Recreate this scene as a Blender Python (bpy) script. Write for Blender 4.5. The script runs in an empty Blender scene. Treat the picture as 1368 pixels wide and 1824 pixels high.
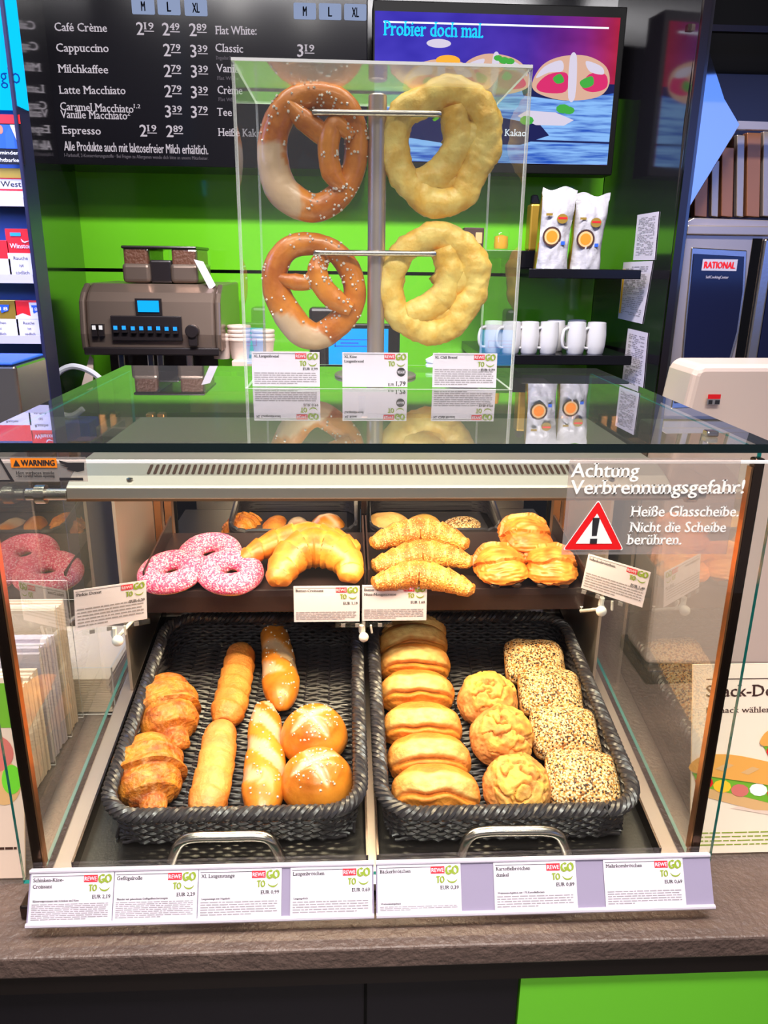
import bpy, bmesh, math, random
from math import sin, cos, pi, radians, tau
from mathutils import Vector, Matrix, noise
random.seed(7)
scene = bpy.context.scene
col = scene.collection

# ---------------------------------------------------------------- camera
cam_data = bpy.data.cameras.new('camera')
cam_data.sensor_fit = 'VERTICAL'
cam_data.sensor_height = 24.0
cam_data.lens = 24.0 * 1370.0 / 1824.0
cam_data.clip_start = 0.02
cam = bpy.data.objects.new('camera', cam_data)
col.objects.link(cam)
def camera_matrix(pitch, yaw, roll, loc):
    p, y, r = radians(pitch), radians(yaw), radians(roll)
    fw = Vector((sin(y) * cos(p), cos(y) * cos(p), -sin(p)))
    R = Vector((cos(y), -sin(y), 0)); D = fw.cross(R)
    R2 = R * cos(r) - D * sin(r); U2 = -(D * cos(r) + R * sin(r)); B = -fw
    return Matrix(((R2.x, U2.x, B.x, loc[0]), (R2.y, U2.y, B.y, loc[1]), (R2.z, U2.z, B.z, loc[2]), (0, 0, 0, 1)))
cam.matrix_world = camera_matrix(17.9, 2.9, 0.74, (0, 0, 1.70))
scene.camera = cam

# ---------------------------------------------------------------- light, world, exposure
scene.view_settings.view_transform = 'Standard'
scene.view_settings.look = 'None'
scene.view_settings.gamma = 1.0
scene.view_settings.use_curve_mapping = False
scene.view_settings.exposure = 0.25
world = bpy.data.worlds.new('world'); scene.world = world
world.use_nodes = True
world.node_tree.nodes['Background'].inputs[0].default_value = (0.62, 0.60, 0.66, 1)
world.node_tree.nodes['Background'].inputs[1].default_value = 0.22
try:
    scene.cycles.transparent_max_bounces = 40
    scene.cycles.max_bounces = 10
    scene.cycles.glossy_bounces = 6
    scene.cycles.sample_clamp_indirect = 6.0
    scene.cycles.use_denoising = True
except Exception:
    pass
def area(name, loc, size, power, color, target, shape='RECTANGLE', spread=180):
    d = bpy.data.lights.new(name, 'AREA'); d.shape = shape
    d.size = size[0]; d.size_y = size[-1]; d.energy = power; d.color = color; d.spread = radians(spread)
    o = bpy.data.objects.new(name, d); col.objects.link(o); o.location = loc
    v = Vector(target) - Vector(loc); o.rotation_euler = v.to_track_quat('-Z', 'Y').to_euler()
    return o
area('heat_and_fill_light', (0.035, 1.10, 1.400), (0.74, 0.04), 5.4, (1.0, 0.82, 0.54), (0.035, 1.06, 0.9))
area('heat_and_fill_light', (0.035, 1.27, 1.405), (0.70, 0.05), 2.6, (1.0, 0.80, 0.58), (0.035, 1.54, 1.2))  # fill added under the hood to brighten the row at the back
area('assumed_ceiling_light', (0.1, 0.15, 2.95), (1.6, 0.3), 17.0, (1.0, 0.94, 0.88), (0.05, 0.7, 0.9), spread=84)  # assumed ceiling lamp out of view, placed so the hood shades the rear
area('assumed_ceiling_light', (0.0, -1.5, 2.9), (1.6, 0.5), 6.0, (1.0, 0.93, 0.89), (0.05, 0.45, 0.9), spread=56)  # assumed ceiling lamp added behind the camera as fill
area('assumed_aisle_light', (0.0, 1.35, 2.95), (1.9, 0.12), 42.0, (0.98, 0.95, 0.97), (0.0, 2.6, 1.3), spread=120)  # assumed lamp, read off the shadow edge below the menu board
area('added_blue_light', (-1.6, 0.9, 2.3), (0.5, 0.8), 9.0, (0.30, 0.42, 1.0), (-0.8, 1.9, 1.5), spread=80)  # blue accent added out of view for the bluish tint at the rack
area('added_blue_light', (2.7, -1.3, 2.35), (1.6, 1.5), 2.0, (0.10, 0.26, 1.0), (1.2, 2.3, 1.9), spread=70)  # assumed lamp out of view, added for the blue reflections in hood and oven
for i, (sx, sy) in enumerate(((-0.85, 1.2), (-0.55, 0.9), (-0.2, 0.75), (0.6, 1.1), (1.0, 0.8))):
    area('ceiling_spot', (sx, sy, 2.94), (0.13, 0.13), 3.0, (1.0, 0.95, 0.9), (sx, sy, 0), 'DISK')  # spots out of view, assumed from small reflections in the green glass

# ---------------------------------------------------------------- materials
MATS = {}
def srgb(r, g, b):
    f = lambda c: (c / 255 / 12.92) if c / 255 <= 0.04045 else ((c / 255 + 0.055) / 1.055) ** 2.4
    return (f(r), f(g), f(b), 1)
def mat(name, c, rough=0.5, metal=0.0, emit=None, estr=0.0, coat=0.0, bump=None, vary=None, spec=0.5):
    """c is an sRGB triple; bump = (scale, strength, detail); vary = (second sRGB colour, noise scale)"""
    m = bpy.data.materials.new(name); m.use_nodes = True
    nt = m.node_tree; b = nt.nodes['Principled BSDF']
    b.inputs['Base Color'].default_value = srgb(*c)
    b.inputs['Roughness'].default_value = rough; b.inputs['Metallic'].default_value = metal
    b.inputs['Coat Weight'].default_value = coat; b.inputs['Coat Roughness'].default_value = 0.12
    b.inputs['Specular IOR Level'].default_value = spec
    if emit:
        b.inputs['Emission Color'].default_value = srgb(*emit); b.inputs['Emission Strength'].default_value = estr
    tc = None
    if bump or vary:
        tc = nt.nodes.new('ShaderNodeTexCoord')
    if vary:
        n = nt.nodes.new('ShaderNodeTexNoise'); n.inputs['Scale'].default_value = vary[1]; n.inputs['Detail'].default_value = 5
        nt.links.new(tc.outputs['Object'], n.inputs['Vector'])
        rp = nt.nodes.new('ShaderNodeValToRGB'); rp.color_ramp.elements[0].position = 0.35; rp.color_ramp.elements[1].position = 0.68
        rp.color_ramp.elements[0].color = srgb(*c); rp.color_ramp.elements[1].color = srgb(*vary[0])
        nt.links.new(n.outputs['Fac'], rp.inputs['Fac']); nt.links.new(rp.outputs['Color'], b.inputs['Base Color'])
    if bump:
        n = nt.nodes.new('ShaderNodeTexNoise'); n.inputs['Scale'].default_value = bump[0]; n.inputs['Detail'].default_value = bump[2] if len(bump) > 2 else 4
        nt.links.new(tc.outputs['Object'], n.inputs['Vector'])
        bp = nt.nodes.new('ShaderNodeBump'); bp.inputs['Strength'].default_value = bump[1]; bp.inputs['Distance'].default_value = 0.004
        nt.links.new(n.outputs['Fac'], bp.inputs['Height']); nt.links.new(bp.outputs['Normal'], b.inputs['Normal'])
    MATS[name] = m
    return m
def glow(name, c, s):
    m = bpy.data.materials.new(name); m.use_nodes = True; nt = m.node_tree
    nt.nodes.clear(); e = nt.nodes.new('ShaderNodeEmission'); o = nt.nodes.new('ShaderNodeOutputMaterial')
    e.inputs[0].default_value = srgb(*c); e.inputs[1].default_value = s; nt.links.new(e.outputs[0], o.inputs[0])
    MATS[name] = m; return m
def clear(name, tint=(255, 255, 255), ior=1.5, gain=1.0, base=0.0, rough=0.0, haze=0.0):
    """thin clear sheet: light passes straight on, the outer face mirrors by Fresnel; haze mixes in a pale diffuse share"""
    m = bpy.data.materials.new(name); m.use_nodes = True; nt = m.node_tree; nt.nodes.clear(); N = nt.nodes.new; L = nt.links.new
    t = N('ShaderNodeBsdfTransparent'); t.inputs[0].default_value = srgb(*tint)
    g = N('ShaderNodeBsdfGlossy'); g.inputs['Roughness'].default_value = rough; g.inputs['Color'].default_value = (1, 1, 1, 1)
    fr = N('ShaderNodeFresnel'); fr.inputs[0].default_value = ior
    ge = N('ShaderNodeNewGeometry')
    ml = N('ShaderNodeMath'); ml.operation = 'MULTIPLY_ADD'; ml.inputs[1].default_value = gain; ml.inputs[2].default_value = base
    sub = N('ShaderNodeMath'); sub.operation = 'SUBTRACT'; sub.inputs[0].default_value = 1.0
    mm = N('ShaderNodeMath'); mm.operation = 'MULTIPLY'; mm.use_clamp = True
    L(fr.outputs[0], ml.inputs[0]); L(ge.outputs['Backfacing'], sub.inputs[1]); L(ml.outputs[0], mm.inputs[0]); L(sub.outputs[0], mm.inputs[1])
    mx = N('ShaderNodeMixShader'); L(mm.outputs[0], mx.inputs[0]); L(t.outputs[0], mx.inputs[1]); L(g.outputs[0], mx.inputs[2])
    out = N('ShaderNodeOutputMaterial')
    if haze:
        d = N('ShaderNodeBsdfDiffuse'); d.inputs[0].default_value = (0.9, 0.9, 0.9, 1)
        m2 = N('ShaderNodeMixShader'); m2.inputs[0].default_value = haze
        L(mx.outputs[0], m2.inputs[1]); L(d.outputs[0], m2.inputs[2]); L(m2.outputs[0], out.inputs[0])
    else:
        L(mx.outputs[0], out.inputs[0])
    MATS[name] = m; return m
def bread(name, dark, light, pale=(240, 215, 165), scale=18, rough=0.45, coat=0.15, fine=160, fine_str=0.25, lump=None, speck=None, layer=None):
    """crust: two crust colours by noise, a pale crumb colour where the mesh attribute 'tone' is 1; speck = (seed colours, scale, cover)"""
    m = bpy.data.materials.new(name); m.use_nodes = True; nt = m.node_tree; N = nt.nodes.new; L = nt.links.new
    b = nt.nodes['Principled BSDF']; b.inputs['Roughness'].default_value = rough; b.inputs['Coat Weight'].default_value = coat; b.inputs['Coat Roughness'].default_value = 0.25
    tc = N('ShaderNodeTexCoord')
    n = N('ShaderNodeTexNoise'); n.inputs['Scale'].default_value = scale; n.inputs['Detail'].default_value = 6; n.inputs['Roughness'].default_value = 0.62
    L(tc.outputs['Object'], n.inputs['Vector'])
    rp = N('ShaderNodeValToRGB'); rp.color_ramp.elements[0].position = 0.38; rp.color_ramp.elements[1].position = 0.62
    rp.color_ramp.elements[0].color = srgb(*dark); rp.color_ramp.elements[1].color = srgb(*light)
    L(n.outputs['Fac'], rp.inputs['Fac'])
    at = N('ShaderNodeAttribute'); at.attribute_name = 'tone'
    mx = N('ShaderNodeMix'); mx.data_type = 'RGBA'
    L(at.outputs['Fac'], mx.inputs['Factor']); L(rp.outputs['Color'], mx.inputs['A']); mx.inputs['B'].default_value = srgb(*pale)
    cur = mx.outputs['Result']
    n2 = N('ShaderNodeTexNoise'); n2.inputs['Scale'].default_value = fine; n2.inputs['Detail'].default_value = 4
    L(tc.outputs['Object'], n2.inputs['Vector'])
    bp = N('ShaderNodeBump'); bp.inputs['Strength'].default_value = fine_str; bp.inputs['Distance'].default_value = 0.005
    L(n2.outputs['Fac'], bp.inputs['Height']); nrm = bp.outputs['Normal']
    if speck:
        v = N('ShaderNodeTexVoronoi'); v.inputs['Scale'].default_value = speck[1]
        L(tc.outputs['Object'], v.inputs['Vector'])
        lt = N('ShaderNodeMath'); lt.operation = 'LESS_THAN'; lt.inputs[1].default_value = speck[2]
        L(v.outputs['Distance'], lt.inputs[0])
        sp = N('ShaderNodeSeparateColor'); L(v.outputs['Color'], sp.inputs[0])
        r2 = N('ShaderNodeValToRGB'); r2.color_ramp.interpolation = 'CONSTANT'
        r2.color_ramp.elements.remove(r2.color_ramp.elements[1])
        for k, cc in enumerate(speck[0]):
            e = r2.color_ramp.elements[0] if k == 0 else r2.color_ramp.elements.new(k / len(speck[0]))
            e.color = srgb(*cc)
        L(sp.outputs[0], r2.inputs['Fac'])
        a2 = N('ShaderNodeAttribute'); a2.attribute_name = 'seed'
        ml = N('ShaderNodeMath'); ml.operation = 'MULTIPLY'; L(lt.outputs[0], ml.inputs[0]); L(a2.outputs['Fac'], ml.inputs[1])
        m3 = N('ShaderNodeMix'); m3.data_type = 'RGBA'
        L(ml.outputs[0], m3.inputs['Factor']); L(cur, m3.inputs['A']); L(r2.outputs['Color'], m3.inputs['B']); cur = m3.outputs['Result']
        b2 = N('ShaderNodeBump'); b2.inputs['Strength'].default_value = 0.5; b2.inputs['Distance'].default_value = 0.003; b2.invert = True
        L(v.outputs['Distance'], b2.inputs['Height']); L(nrm, b2.inputs['Normal']); nrm = b2.outputs['Normal']
    L(cur, b.inputs['Base Color']); L(nrm, b.inputs['Normal'])
    MATS[name] = m; return m

mat('steel', (196, 188, 182), 0.24, 1.0, bump=(90, 0.03))
mat('hood_steel', (206, 194, 184), 0.42, 0.85)
mat('satin_steel', (200, 184, 174), 0.36, 0.75)
mat('mirror_steel', (205, 196, 190), 0.03, 1.0)
mat('bronze_steel', (104, 78, 66), 0.22, 1.0)
mat('warm_reflection_baffle', (190, 126, 92), 0.35, 0.7)  # copper colour stands for a warm reflection on the steel baffles
mat('copper_frame', (190, 134, 92), 0.3, 0.9)
mat('dark_steel', (84, 72, 68), 0.25, 1.0)
mat('black_gap', (10, 9, 9), 0.5, spec=0.1)
mat('tray_black', (22, 19, 19), 0.3, 0.0, bump=(300, 0.05))
mat('shelf_brown', (56, 40, 40), 0.35, 0.3)
mat('wicker', (48, 44, 48), 0.32, spec=0.65)
mat('counter_brown', (84, 68, 63), 0.36, bump=(110, 1.0, 8), vary=((102, 84, 77), 9))
mat('counter_edge', (24, 18, 18), 0.3)
mat('counter_black', (20, 17, 24), 0.3)
mat('green_panel', (112, 206, 48), 0.16, coat=0.3)
mat('green_glass', (104, 190, 34), 0.06, coat=0.5)
mat('anthracite', (17, 16, 20), 0.16, spec=0.22)
mat('anthracite_gloss', (30, 28, 33), 0.10, coat=1.0, spec=0.9)
mat('navy_panel', (34, 34, 62), 0.3)
mat('dark_blue', (26, 78, 160), 0.4)
mat('ceiling_dark', (40, 38, 40), 0.8)
mat('floor_tile', (90, 84, 80), 0.5)
mat('white', (240, 238, 236), 0.5)
mat('paper', (214, 204, 218), 0.6)
mat('paper_warm', (238, 218, 196), 0.6)
mat('paper_beige', (222, 196, 178), 0.6)
mat('ink', (34, 30, 34), 0.6)
mat('ink_grey', (150, 142, 150), 0.6)
mat('logo_red', (214, 26, 44), 0.5)
mat('logo_olive', (134, 154, 42), 0.5)
mat('rail_lilac', (146, 136, 162), 0.3)
mat('rail_clear', (190, 182, 196), 0.2)
mat('porcelain', (200, 196, 195), 0.18, coat=0.4)
mat('white_plastic', (214, 192, 180), 0.28)
mat('bag_white', (174, 170, 174), 0.34, bump=(40, 1.0, 3))
mat('gold_foil', (204, 160, 62), 0.28, 0.7)
mat('orange', (236, 128, 26), 0.4)
mat('brown_dark', (62, 34, 24), 0.5)
mat('red', (224, 22, 26), 0.4)
mat('yellow', (246, 190, 40), 0.5)
mat('blue', (36, 84, 190), 0.4)
mat('cyan', (40, 150, 220), 0.4)
mat('tan', (214, 168, 112), 0.5)
mat('skin_tone', (190, 110, 84), 0.6)
mat('grey', (128, 124, 128), 0.5)
mat('machine_bronze', (150, 130, 118), 0.3, 0.75)
mat('machine_dark', (44, 38, 40), 0.25, 0.3)
mat('beans', (96, 54, 34), 0.5, bump=(120, 1.0))
mat('blue_box', (40, 60, 170), 0.4)
mat('rubber', (22, 22, 24), 0.6)
mat('hose_white', (214, 214, 224), 0.4)
mat('teal_edge', (18, 120, 118), 0.1, emit=None)
mat('dark_edge', (12, 24, 26), 0.08)
mat('acrylic_edge', (226, 226, 226), 0.1, spec=0.8)
mat('oven_glass', (14, 20, 52), 0.1)
mat('salt', (222, 212, 198), 0.5)
mat('bread_print', (226, 160, 72), 0.6)
mat('lettuce', (110, 170, 40), 0.5)
mat('filling', (40, 20, 16), 0.5)
mat('meat', (206, 110, 100), 0.5)
glow('lamp_glow', (255, 214, 150), 14)
glow('sign_cyan', (10, 176, 250), 1.3)
glow('sign_blue_text', (20, 84, 190), 0.8)
glow('sign_magenta', (160, 60, 130), 0.8)
glow('screen_blue', (20, 160, 250), 1.2)
glow('screen_white', (230, 240, 255), 1.2)
glow('led_blue', (40, 150, 255), 1.3)
glow('menu_white', (210, 200, 210), 0.75)
glow('menu_grey', (120, 112, 122), 0.6)
glow('menu_tag', (150, 165, 200), 0.75)
glow('menu_dark', (20, 20, 30), 0.3)
glow('tv_text', (30, 190, 250), 1.2)
clear('glass', (252, 254, 252), 1.5, 1.0)
clear('top_glass', (236, 240, 234), 1.55, 1.35, 0.02, haze=0.012)
clear('side_glass', (248, 246, 243), 1.55, 1.15, 0.07, haze=0.02)
clear('acrylic', (253, 254, 253), 1.45, 0.8, 0.0, haze=0.008)
clear('acrylic_top', (240, 242, 238), 1.45, 1.2, 0.08, haze=0.30)
clear('film', (236, 226, 222), 1.4, 0.8, 0.0, haze=0.12)
bread('croissant_crust', (158, 70, 14), (218, 134, 40), scale=30, fine=140, fine_str=0.9, coat=0.08, rough=0.5)
bread('butter_crust', (178, 88, 18), (216, 136, 42), pale=(228, 166, 72), scale=16, fine=120, fine_str=0.2, coat=0.3)
bread('nut_crust', (166, 86, 26), (216, 142, 56), pale=(246, 206, 130), scale=22, fine=150, fine_str=0.4, coat=0.15, speck=(((110, 62, 26), (220, 176, 110), (150, 90, 40), (236, 196, 130)), 330, 0.34))
bread('sweet_crust', (182, 86, 18), (224, 138, 46), pale=(250, 200, 100), scale=14, fine=70, fine_str=0.18, coat=0.35)
bread('roll_crust', (182, 92, 24), (222, 144, 58), pale=(238, 192, 128), scale=16, fine=150, fine_str=0.5, coat=0.05)
bread('lye_crust', (184, 94, 18), (228, 140, 44), pale=(216, 180, 142), scale=12, fine=70, fine_str=0.25, coat=0.4, rough=0.35)
bread('baker_crust', (196, 104, 30), (222, 140, 48), pale=(244, 206, 128), scale=20, fine=170, fine_str=0.4, coat=0.0, rough=0.6)
bread('potato_crust', (176, 96, 36), (220, 154, 88), pale=(240, 186, 84), scale=24, fine=150, fine_str=0.4, coat=0.0, rough=0.65)
bread('seed_crust', (196, 118, 40), (222, 156, 70), scale=18, fine=150, fine_str=0.2, coat=0.0, rough=0.6, speck=(((58, 38, 30), (238, 208, 158), (232, 200, 146), (140, 92, 52), (236, 206, 156), (70, 46, 34), (240, 214, 172), (226, 190, 134)), 350, 0.62))
bread('cheese_crust', (236, 182, 72), (248, 218, 122), pale=(222, 120, 30), scale=24, fine=38, fine_str=0.9, coat=0.1)
bread('pink_icing', (214, 54, 104), (232, 104, 142), pale=(246, 190, 110), scale=60, fine=200, fine_str=0.3, coat=0.1, rough=0.5, speck=(((240, 150, 176), (222, 72, 120), (240, 168, 190), (212, 54, 106), (246, 200, 212)), 420, 0.6))

# ---------------------------------------------------------------- mesh helpers
BASE = {}
def M_of(o):
    return BASE.get(o.name, Matrix.Identity(4))
def setprops(o, label=None, cat=None, group=None, kind=None):
    if label: o['label'] = label
    if cat: o['category'] = cat
    if group: o['group'] = group
    if kind: o['kind'] = kind
    return o
def finish(bm, name, mats, smooth, sharp=None):
    me = bpy.data.meshes.new(name)
    bmesh.ops.recalc_face_normals(bm, faces=bm.faces)
    bm.to_mesh(me); bm.free()
    for m in (mats if isinstance(mats, (list, tuple)) else [mats]):
        me.materials.append(MATS[m] if isinstance(m, str) else m)
    if smooth:
        for p in me.polygons: p.use_smooth = True
        me.set_sharp_from_angle(angle=radians(sharp or 40))
    return me
def part(parent, name, bm, mats, smooth=False, bevel=0, label=None, kind=None, seg=2, sharp=None):
    """one mesh authored in world coordinates, linked under its thing"""
    inv = M_of(parent).inverted()
    bm.transform(inv)
    o = bpy.data.objects.new(name, finish(bm, name, mats, smooth, sharp)); col.objects.link(o)
    o.parent = parent; BASE[o.name] = M_of(parent).copy()
    if bevel: bev(o, bevel, seg)
    setprops(o, label, None, None, kind)
    return o
def bev(o, w, seg=2):
    md = o.modifiers.new('bevel', 'BEVEL'); md.width = w; md.segments = seg; md.limit_method = 'ANGLE'; md.angle_limit = radians(35)
def thing(name, label, cat, loc, group=None, rot=None):
    o = bpy.data.objects.new(name, None); col.objects.link(o); o.empty_display_size = 0.02
    m = Matrix.Translation(loc)
    if rot is not None: m = m @ rot.to_matrix().to_4x4() if hasattr(rot, 'to_matrix') else m @ rot
    o.matrix_world = m; BASE[o.name] = m
    return setprops(o, label, cat, group)
def solid(name, label, cat, bm, mats, loc, group=None, smooth=False, bevel=0, kind=None, sharp=None, seg=2):
    """a thing that is one mesh, authored in world coordinates, origin at loc"""
    m = Matrix.Translation(loc); bm.transform(m.inverted())
    o = bpy.data.objects.new(name, finish(bm, name, mats, smooth, sharp)); col.objects.link(o); o.matrix_world = m; BASE[o.name] = m
    if bevel: bev(o, bevel, seg)
    return setprops(o, label, cat, group, kind)
def struct(name, bm, mats, bevel=0):
    o = bpy.data.objects.new(name, finish(bm, name, mats, False)); col.objects.link(o); o['kind'] = 'structure'
    if bevel: bev(o, bevel)
    return o
def box(bm, x0, x1, y0, y1, z0, z1, mi=0, m=None):
    vs = [Vector(p) for p in ((x0, y0, z0), (x1, y0, z0), (x1, y1, z0), (x0, y1, z0), (x0, y0, z1), (x1, y0, z1), (x1, y1, z1), (x0, y1, z1))]
    if m: vs = [m @ v for v in vs]
    v = [bm.verts.new(p) for p in vs]
    for f in ((3, 2, 1, 0), (4, 5, 6, 7), (0, 1, 5, 4), (1, 2, 6, 5), (2, 3, 7, 6), (3, 0, 4, 7)):
        bm.faces.new([v[i] for i in f]).material_index = mi
def B(*a, **k):
    bm = bmesh.new(); box(bm, *a, **k); return bm
def hexa(bm, bottom, top, mi=0):
    """two loops of points joined into a closed solid"""
    a = [bm.verts.new(p) for p in bottom]; b = [bm.verts.new(p) for p in top]; n = len(a)
    fs = [bm.faces.new(a[::-1]), bm.faces.new(b)] + [bm.faces.new((a[i], a[(i + 1) % n], b[(i + 1) % n], b[i])) for i in range(n)]
    for f in fs: f.material_index = mi
def prism(bm, pts, off, mi=0):
    o = Vector(off); hexa(bm, [Vector(p) for p in pts], [Vector(p) + o for p in pts], mi)
def poly(bm, pts, mi=0):
    f = bm.faces.new([bm.verts.new(p) for p in pts]); f.material_index = mi; return f
def frames(path, closed=False, up=None):
    n = len(path); T = []
    for i in range(n):
        a = path[(i - 1) % n] if (closed or i > 0) else path[i]; b = path[(i + 1) % n] if (closed or i < n - 1) else path[i]
        T.append((b - a).normalized())
    if up is None:
        up = Vector((0, 0, 1)) if abs(T[0].z) < 0.9 else Vector((0, 1, 0))
    out = []; nrm = (up - T[0] * up.dot(T[0])).normalized()
    for t in T:
        nrm = nrm - t * nrm.dot(t)
        nrm = nrm.normalized() if nrm.length > 1e-6 else t.orthogonal().normalized()
        out.append((t, nrm, t.cross(nrm)))
    return out
def tube(bm, path, r, n=8, closed=False, mi=0, up=None, cap=True):
    path = [Vector(p) for p in path]; fr = frames(path, closed, up); rings = []
    for i, (p, (t, a, b)) in enumerate(zip(path, fr)):
        rr = r[i] if isinstance(r, (list, tuple)) else r
        rings.append([bm.verts.new(p + (a * cos(tau * k / n) + b * sin(tau * k / n)) * rr) for k in range(n)])
    m = len(rings)
    for i in range(m if closed else m - 1):
        q, s = rings[i], rings[(i + 1) % m]
        for k in range(n):
            f = bm.faces.new((q[k], q[(k + 1) % n], s[(k + 1) % n], s[k])); f.material_index = mi; f.smooth = True
    if cap and not closed:
        bm.faces.new(rings[0][::-1]).material_index = mi; bm.faces.new(rings[-1]).material_index = mi
def lathe(bm, prof, c=(0, 0, 0), n=28, mi=0, m=None):
    rings = []
    for r, z in prof:
        ring = []
        for k in range(n):
            v = Vector((r * cos(tau * k / n), r * sin(tau * k / n), z))
            if m: v = m @ v
            ring.append(bm.verts.new(v + Vector(c)))
        rings.append(ring)
    for q, s in zip(rings, rings[1:]):
        for k in range(n):
            f = bm.faces.new((q[k], q[(k + 1) % n], s[(k + 1) % n], s[k])); f.material_index = mi
    bm.faces.new(rings[0][::-1]).material_index = mi; bm.faces.new(rings[-1]).material_index = mi
def cyl(bm, a, b, r, n=16, mi=0):
    tube(bm, [a, b], r, n, mi=mi)
def catmull(pts, per=8, closed=False):
    P = [Vector(p) for p in pts]; n = len(P); out = []
    for i in range(n if closed else n - 1):
        p0 = P[(i - 1) % n] if (closed or i > 0) else P[0]; p1 = P[i]; p2 = P[(i + 1) % n]; p3 = P[(i + 2) % n] if (closed or i + 2 < n) else P[-1]
        for k in range(per):
            t = k / per
            out.append(0.5 * ((2 * p1) + (p2 - p0) * t + (2 * p0 - 5 * p1 + 4 * p2 - p3) * t * t + (3 * p1 - p0 - 3 * p2 + p3) * t ** 3))
    if not closed: out.append(P[-1])
    return out
def smooth01(a, b, x):
    t = max(0.0, min(1.0, (x - a) / (b - a))); return t * t * (3 - 2 * t)
_font_cache = {}
def glyphs(s, serif):
    key = (s, serif)
    if key not in _font_cache:
        c = bpy.data.curves.new('t', 'FONT'); c.body = s; c.size = 1.0; c.resolution_u = 2; c.fill_mode = 'FRONT'
        o = bpy.data.objects.new('t', c); col.objects.link(o)
        me = bpy.data.meshes.new_from_object(o)
        vs = [v.co.copy() for v in me.vertices]; fs = [tuple(p.vertices) for p in me.polygons]
        bpy.data.objects.remove(o); bpy.data.curves.remove(c); bpy.data.meshes.remove(me)
        if serif:      # slab feet on the ends of the upright stems
            cnt = {}
            for f in fs:
                for a, b in zip(f, f[1:] + f[:1]): cnt[(min(a, b), max(a, b))] = cnt.get((min(a, b), max(a, b)), 0) + 1
            for (a, b), k in list(cnt.items()):
                p, q = vs[a], vs[b]
                if k == 1 and abs(p.x - q.x) < 0.012 and abs(p.y - q.y) > 0.22:
                    for e, o_ in ((p, q), (q, p)):
                        top = e.y > o_.y
                        if top and not (0.40 < e.y < 0.56 or e.y > 0.62): continue
                        if not top and abs(e.y) > 0.04 and e.y > -0.1: continue
                        y0, y1 = (e.y - 0.055, e.y) if top else (e.y, e.y + 0.055); n = len(vs)
                        vs += [Vector((e.x - 0.062, y0, 0)), Vector((e.x + 0.062, y0, 0)), Vector((e.x + 0.062, y1, 0)), Vector((e.x - 0.062, y1, 0))]; fs.append((n, n + 1, n + 2, n + 3))
        xs = [v.x for v in vs] or [0, 1]
        _font_cache[key] = (vs, fs, min(xs), max(xs))
    return _font_cache[key]
SANS = ('REWE', 'TO', 'GO', 'RATIONAL', 'WARNING', 'glo', 'Rauchen', 'Rauche', 'ist', 'tödlich', '18', 'M', 'L', 'XL', 'mindern', 'fruchtbarkeit', 'VEGGIE', 'verursacht', 'Schlaganfall', 'SelfCookingCenter')
def text(bm, s, m, x, y, h, w=None, bold=0.012, mi=0, align='L', z=0.0):
    """flat lettering in the XY plane of matrix m; h = capital height, w = width to fit"""
    slab = s not in SANS and not s.startswith(('Alle Produkte', '1-Farb'))
    if slab: bold = min(bold, 0.018)
    vs, fs, x0, x1 = glyphs(s, slab)
    sy = h / 0.70; sx = (w / (x1 - x0)) if w else sy
    dx = {'L': 0, 'C': -(x1 - x0) * sx / 2, 'R': -(x1 - x0) * sx}[align]
    for k in ((-1, 1) if 0 < bold <= 0.02 else (-1, 0, 1) if bold else (0,)):      # heavier strokes by setting the letters twice
        ox, oy = k * bold * sy, (k * bold * 0.5 * sy)
        nv = [bm.verts.new(m @ Vector((x + dx + (v.x - x0) * sx + ox, y + v.y * sy + oy, z + k * 0.00002))) for v in vs]
        for f in fs:
            try:
                bm.faces.new([nv[i] for i in f]).material_index = mi
            except ValueError:
                pass
def rect(bm, m, x0, x1, y0, y1, mi=0, z=0.0):
    poly(bm, [m @ Vector(p) for p in ((x0, y0, z), (x1, y0, z), (x1, y1, z), (x0, y1, z))], mi)
def flatpoly(bm, m, pts, mi=0, z=0.0):
    poly(bm, [m @ Vector((p[0], p[1], z)) for p in pts], mi)
def disc(bm, m, x, y, rx, ry, mi=0, z=0.0, n=24):
    flatpoly(bm, m, [(x + rx * cos(tau * k / n), y + ry * sin(tau * k / n)) for k in range(n)], mi, z)
def lines(bm, m, x0, x1, y0, y1, n, mi=0, z=0.0, fill=0.45, seed=0):
    """rows of small printed words"""
    R = random.Random(seed); dy = (y1 - y0) / n
    for i in range(n):
        y = y1 - (i + 0.5) * dy; x = x0; end = x1 if i < n - 1 else x0 + (x1 - x0) * R.uniform(0.35, 0.9)
        while x < end - 0.002:
            L_ = min(R.uniform(0.03, 0.11) * (x1 - x0), end - x)
            rect(bm, m, x, x + L_, y - dy * fill / 2, y + dy * fill / 2, mi, z); x += L_ + 0.012 * (x1 - x0)
def face_mat(p, tilt=0.0, yaw=0.0, roll=0.0):
    """plane facing the shopper: local x right, local y up; tilt leans the top away, yaw turns it, roll spins it"""
    return Matrix.Translation(p) @ Matrix.Rotation(yaw, 4, 'Z') @ Matrix.Rotation(pi / 2 - tilt, 4, 'X') @ Matrix.Rotation(roll, 4, 'Z')

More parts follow.
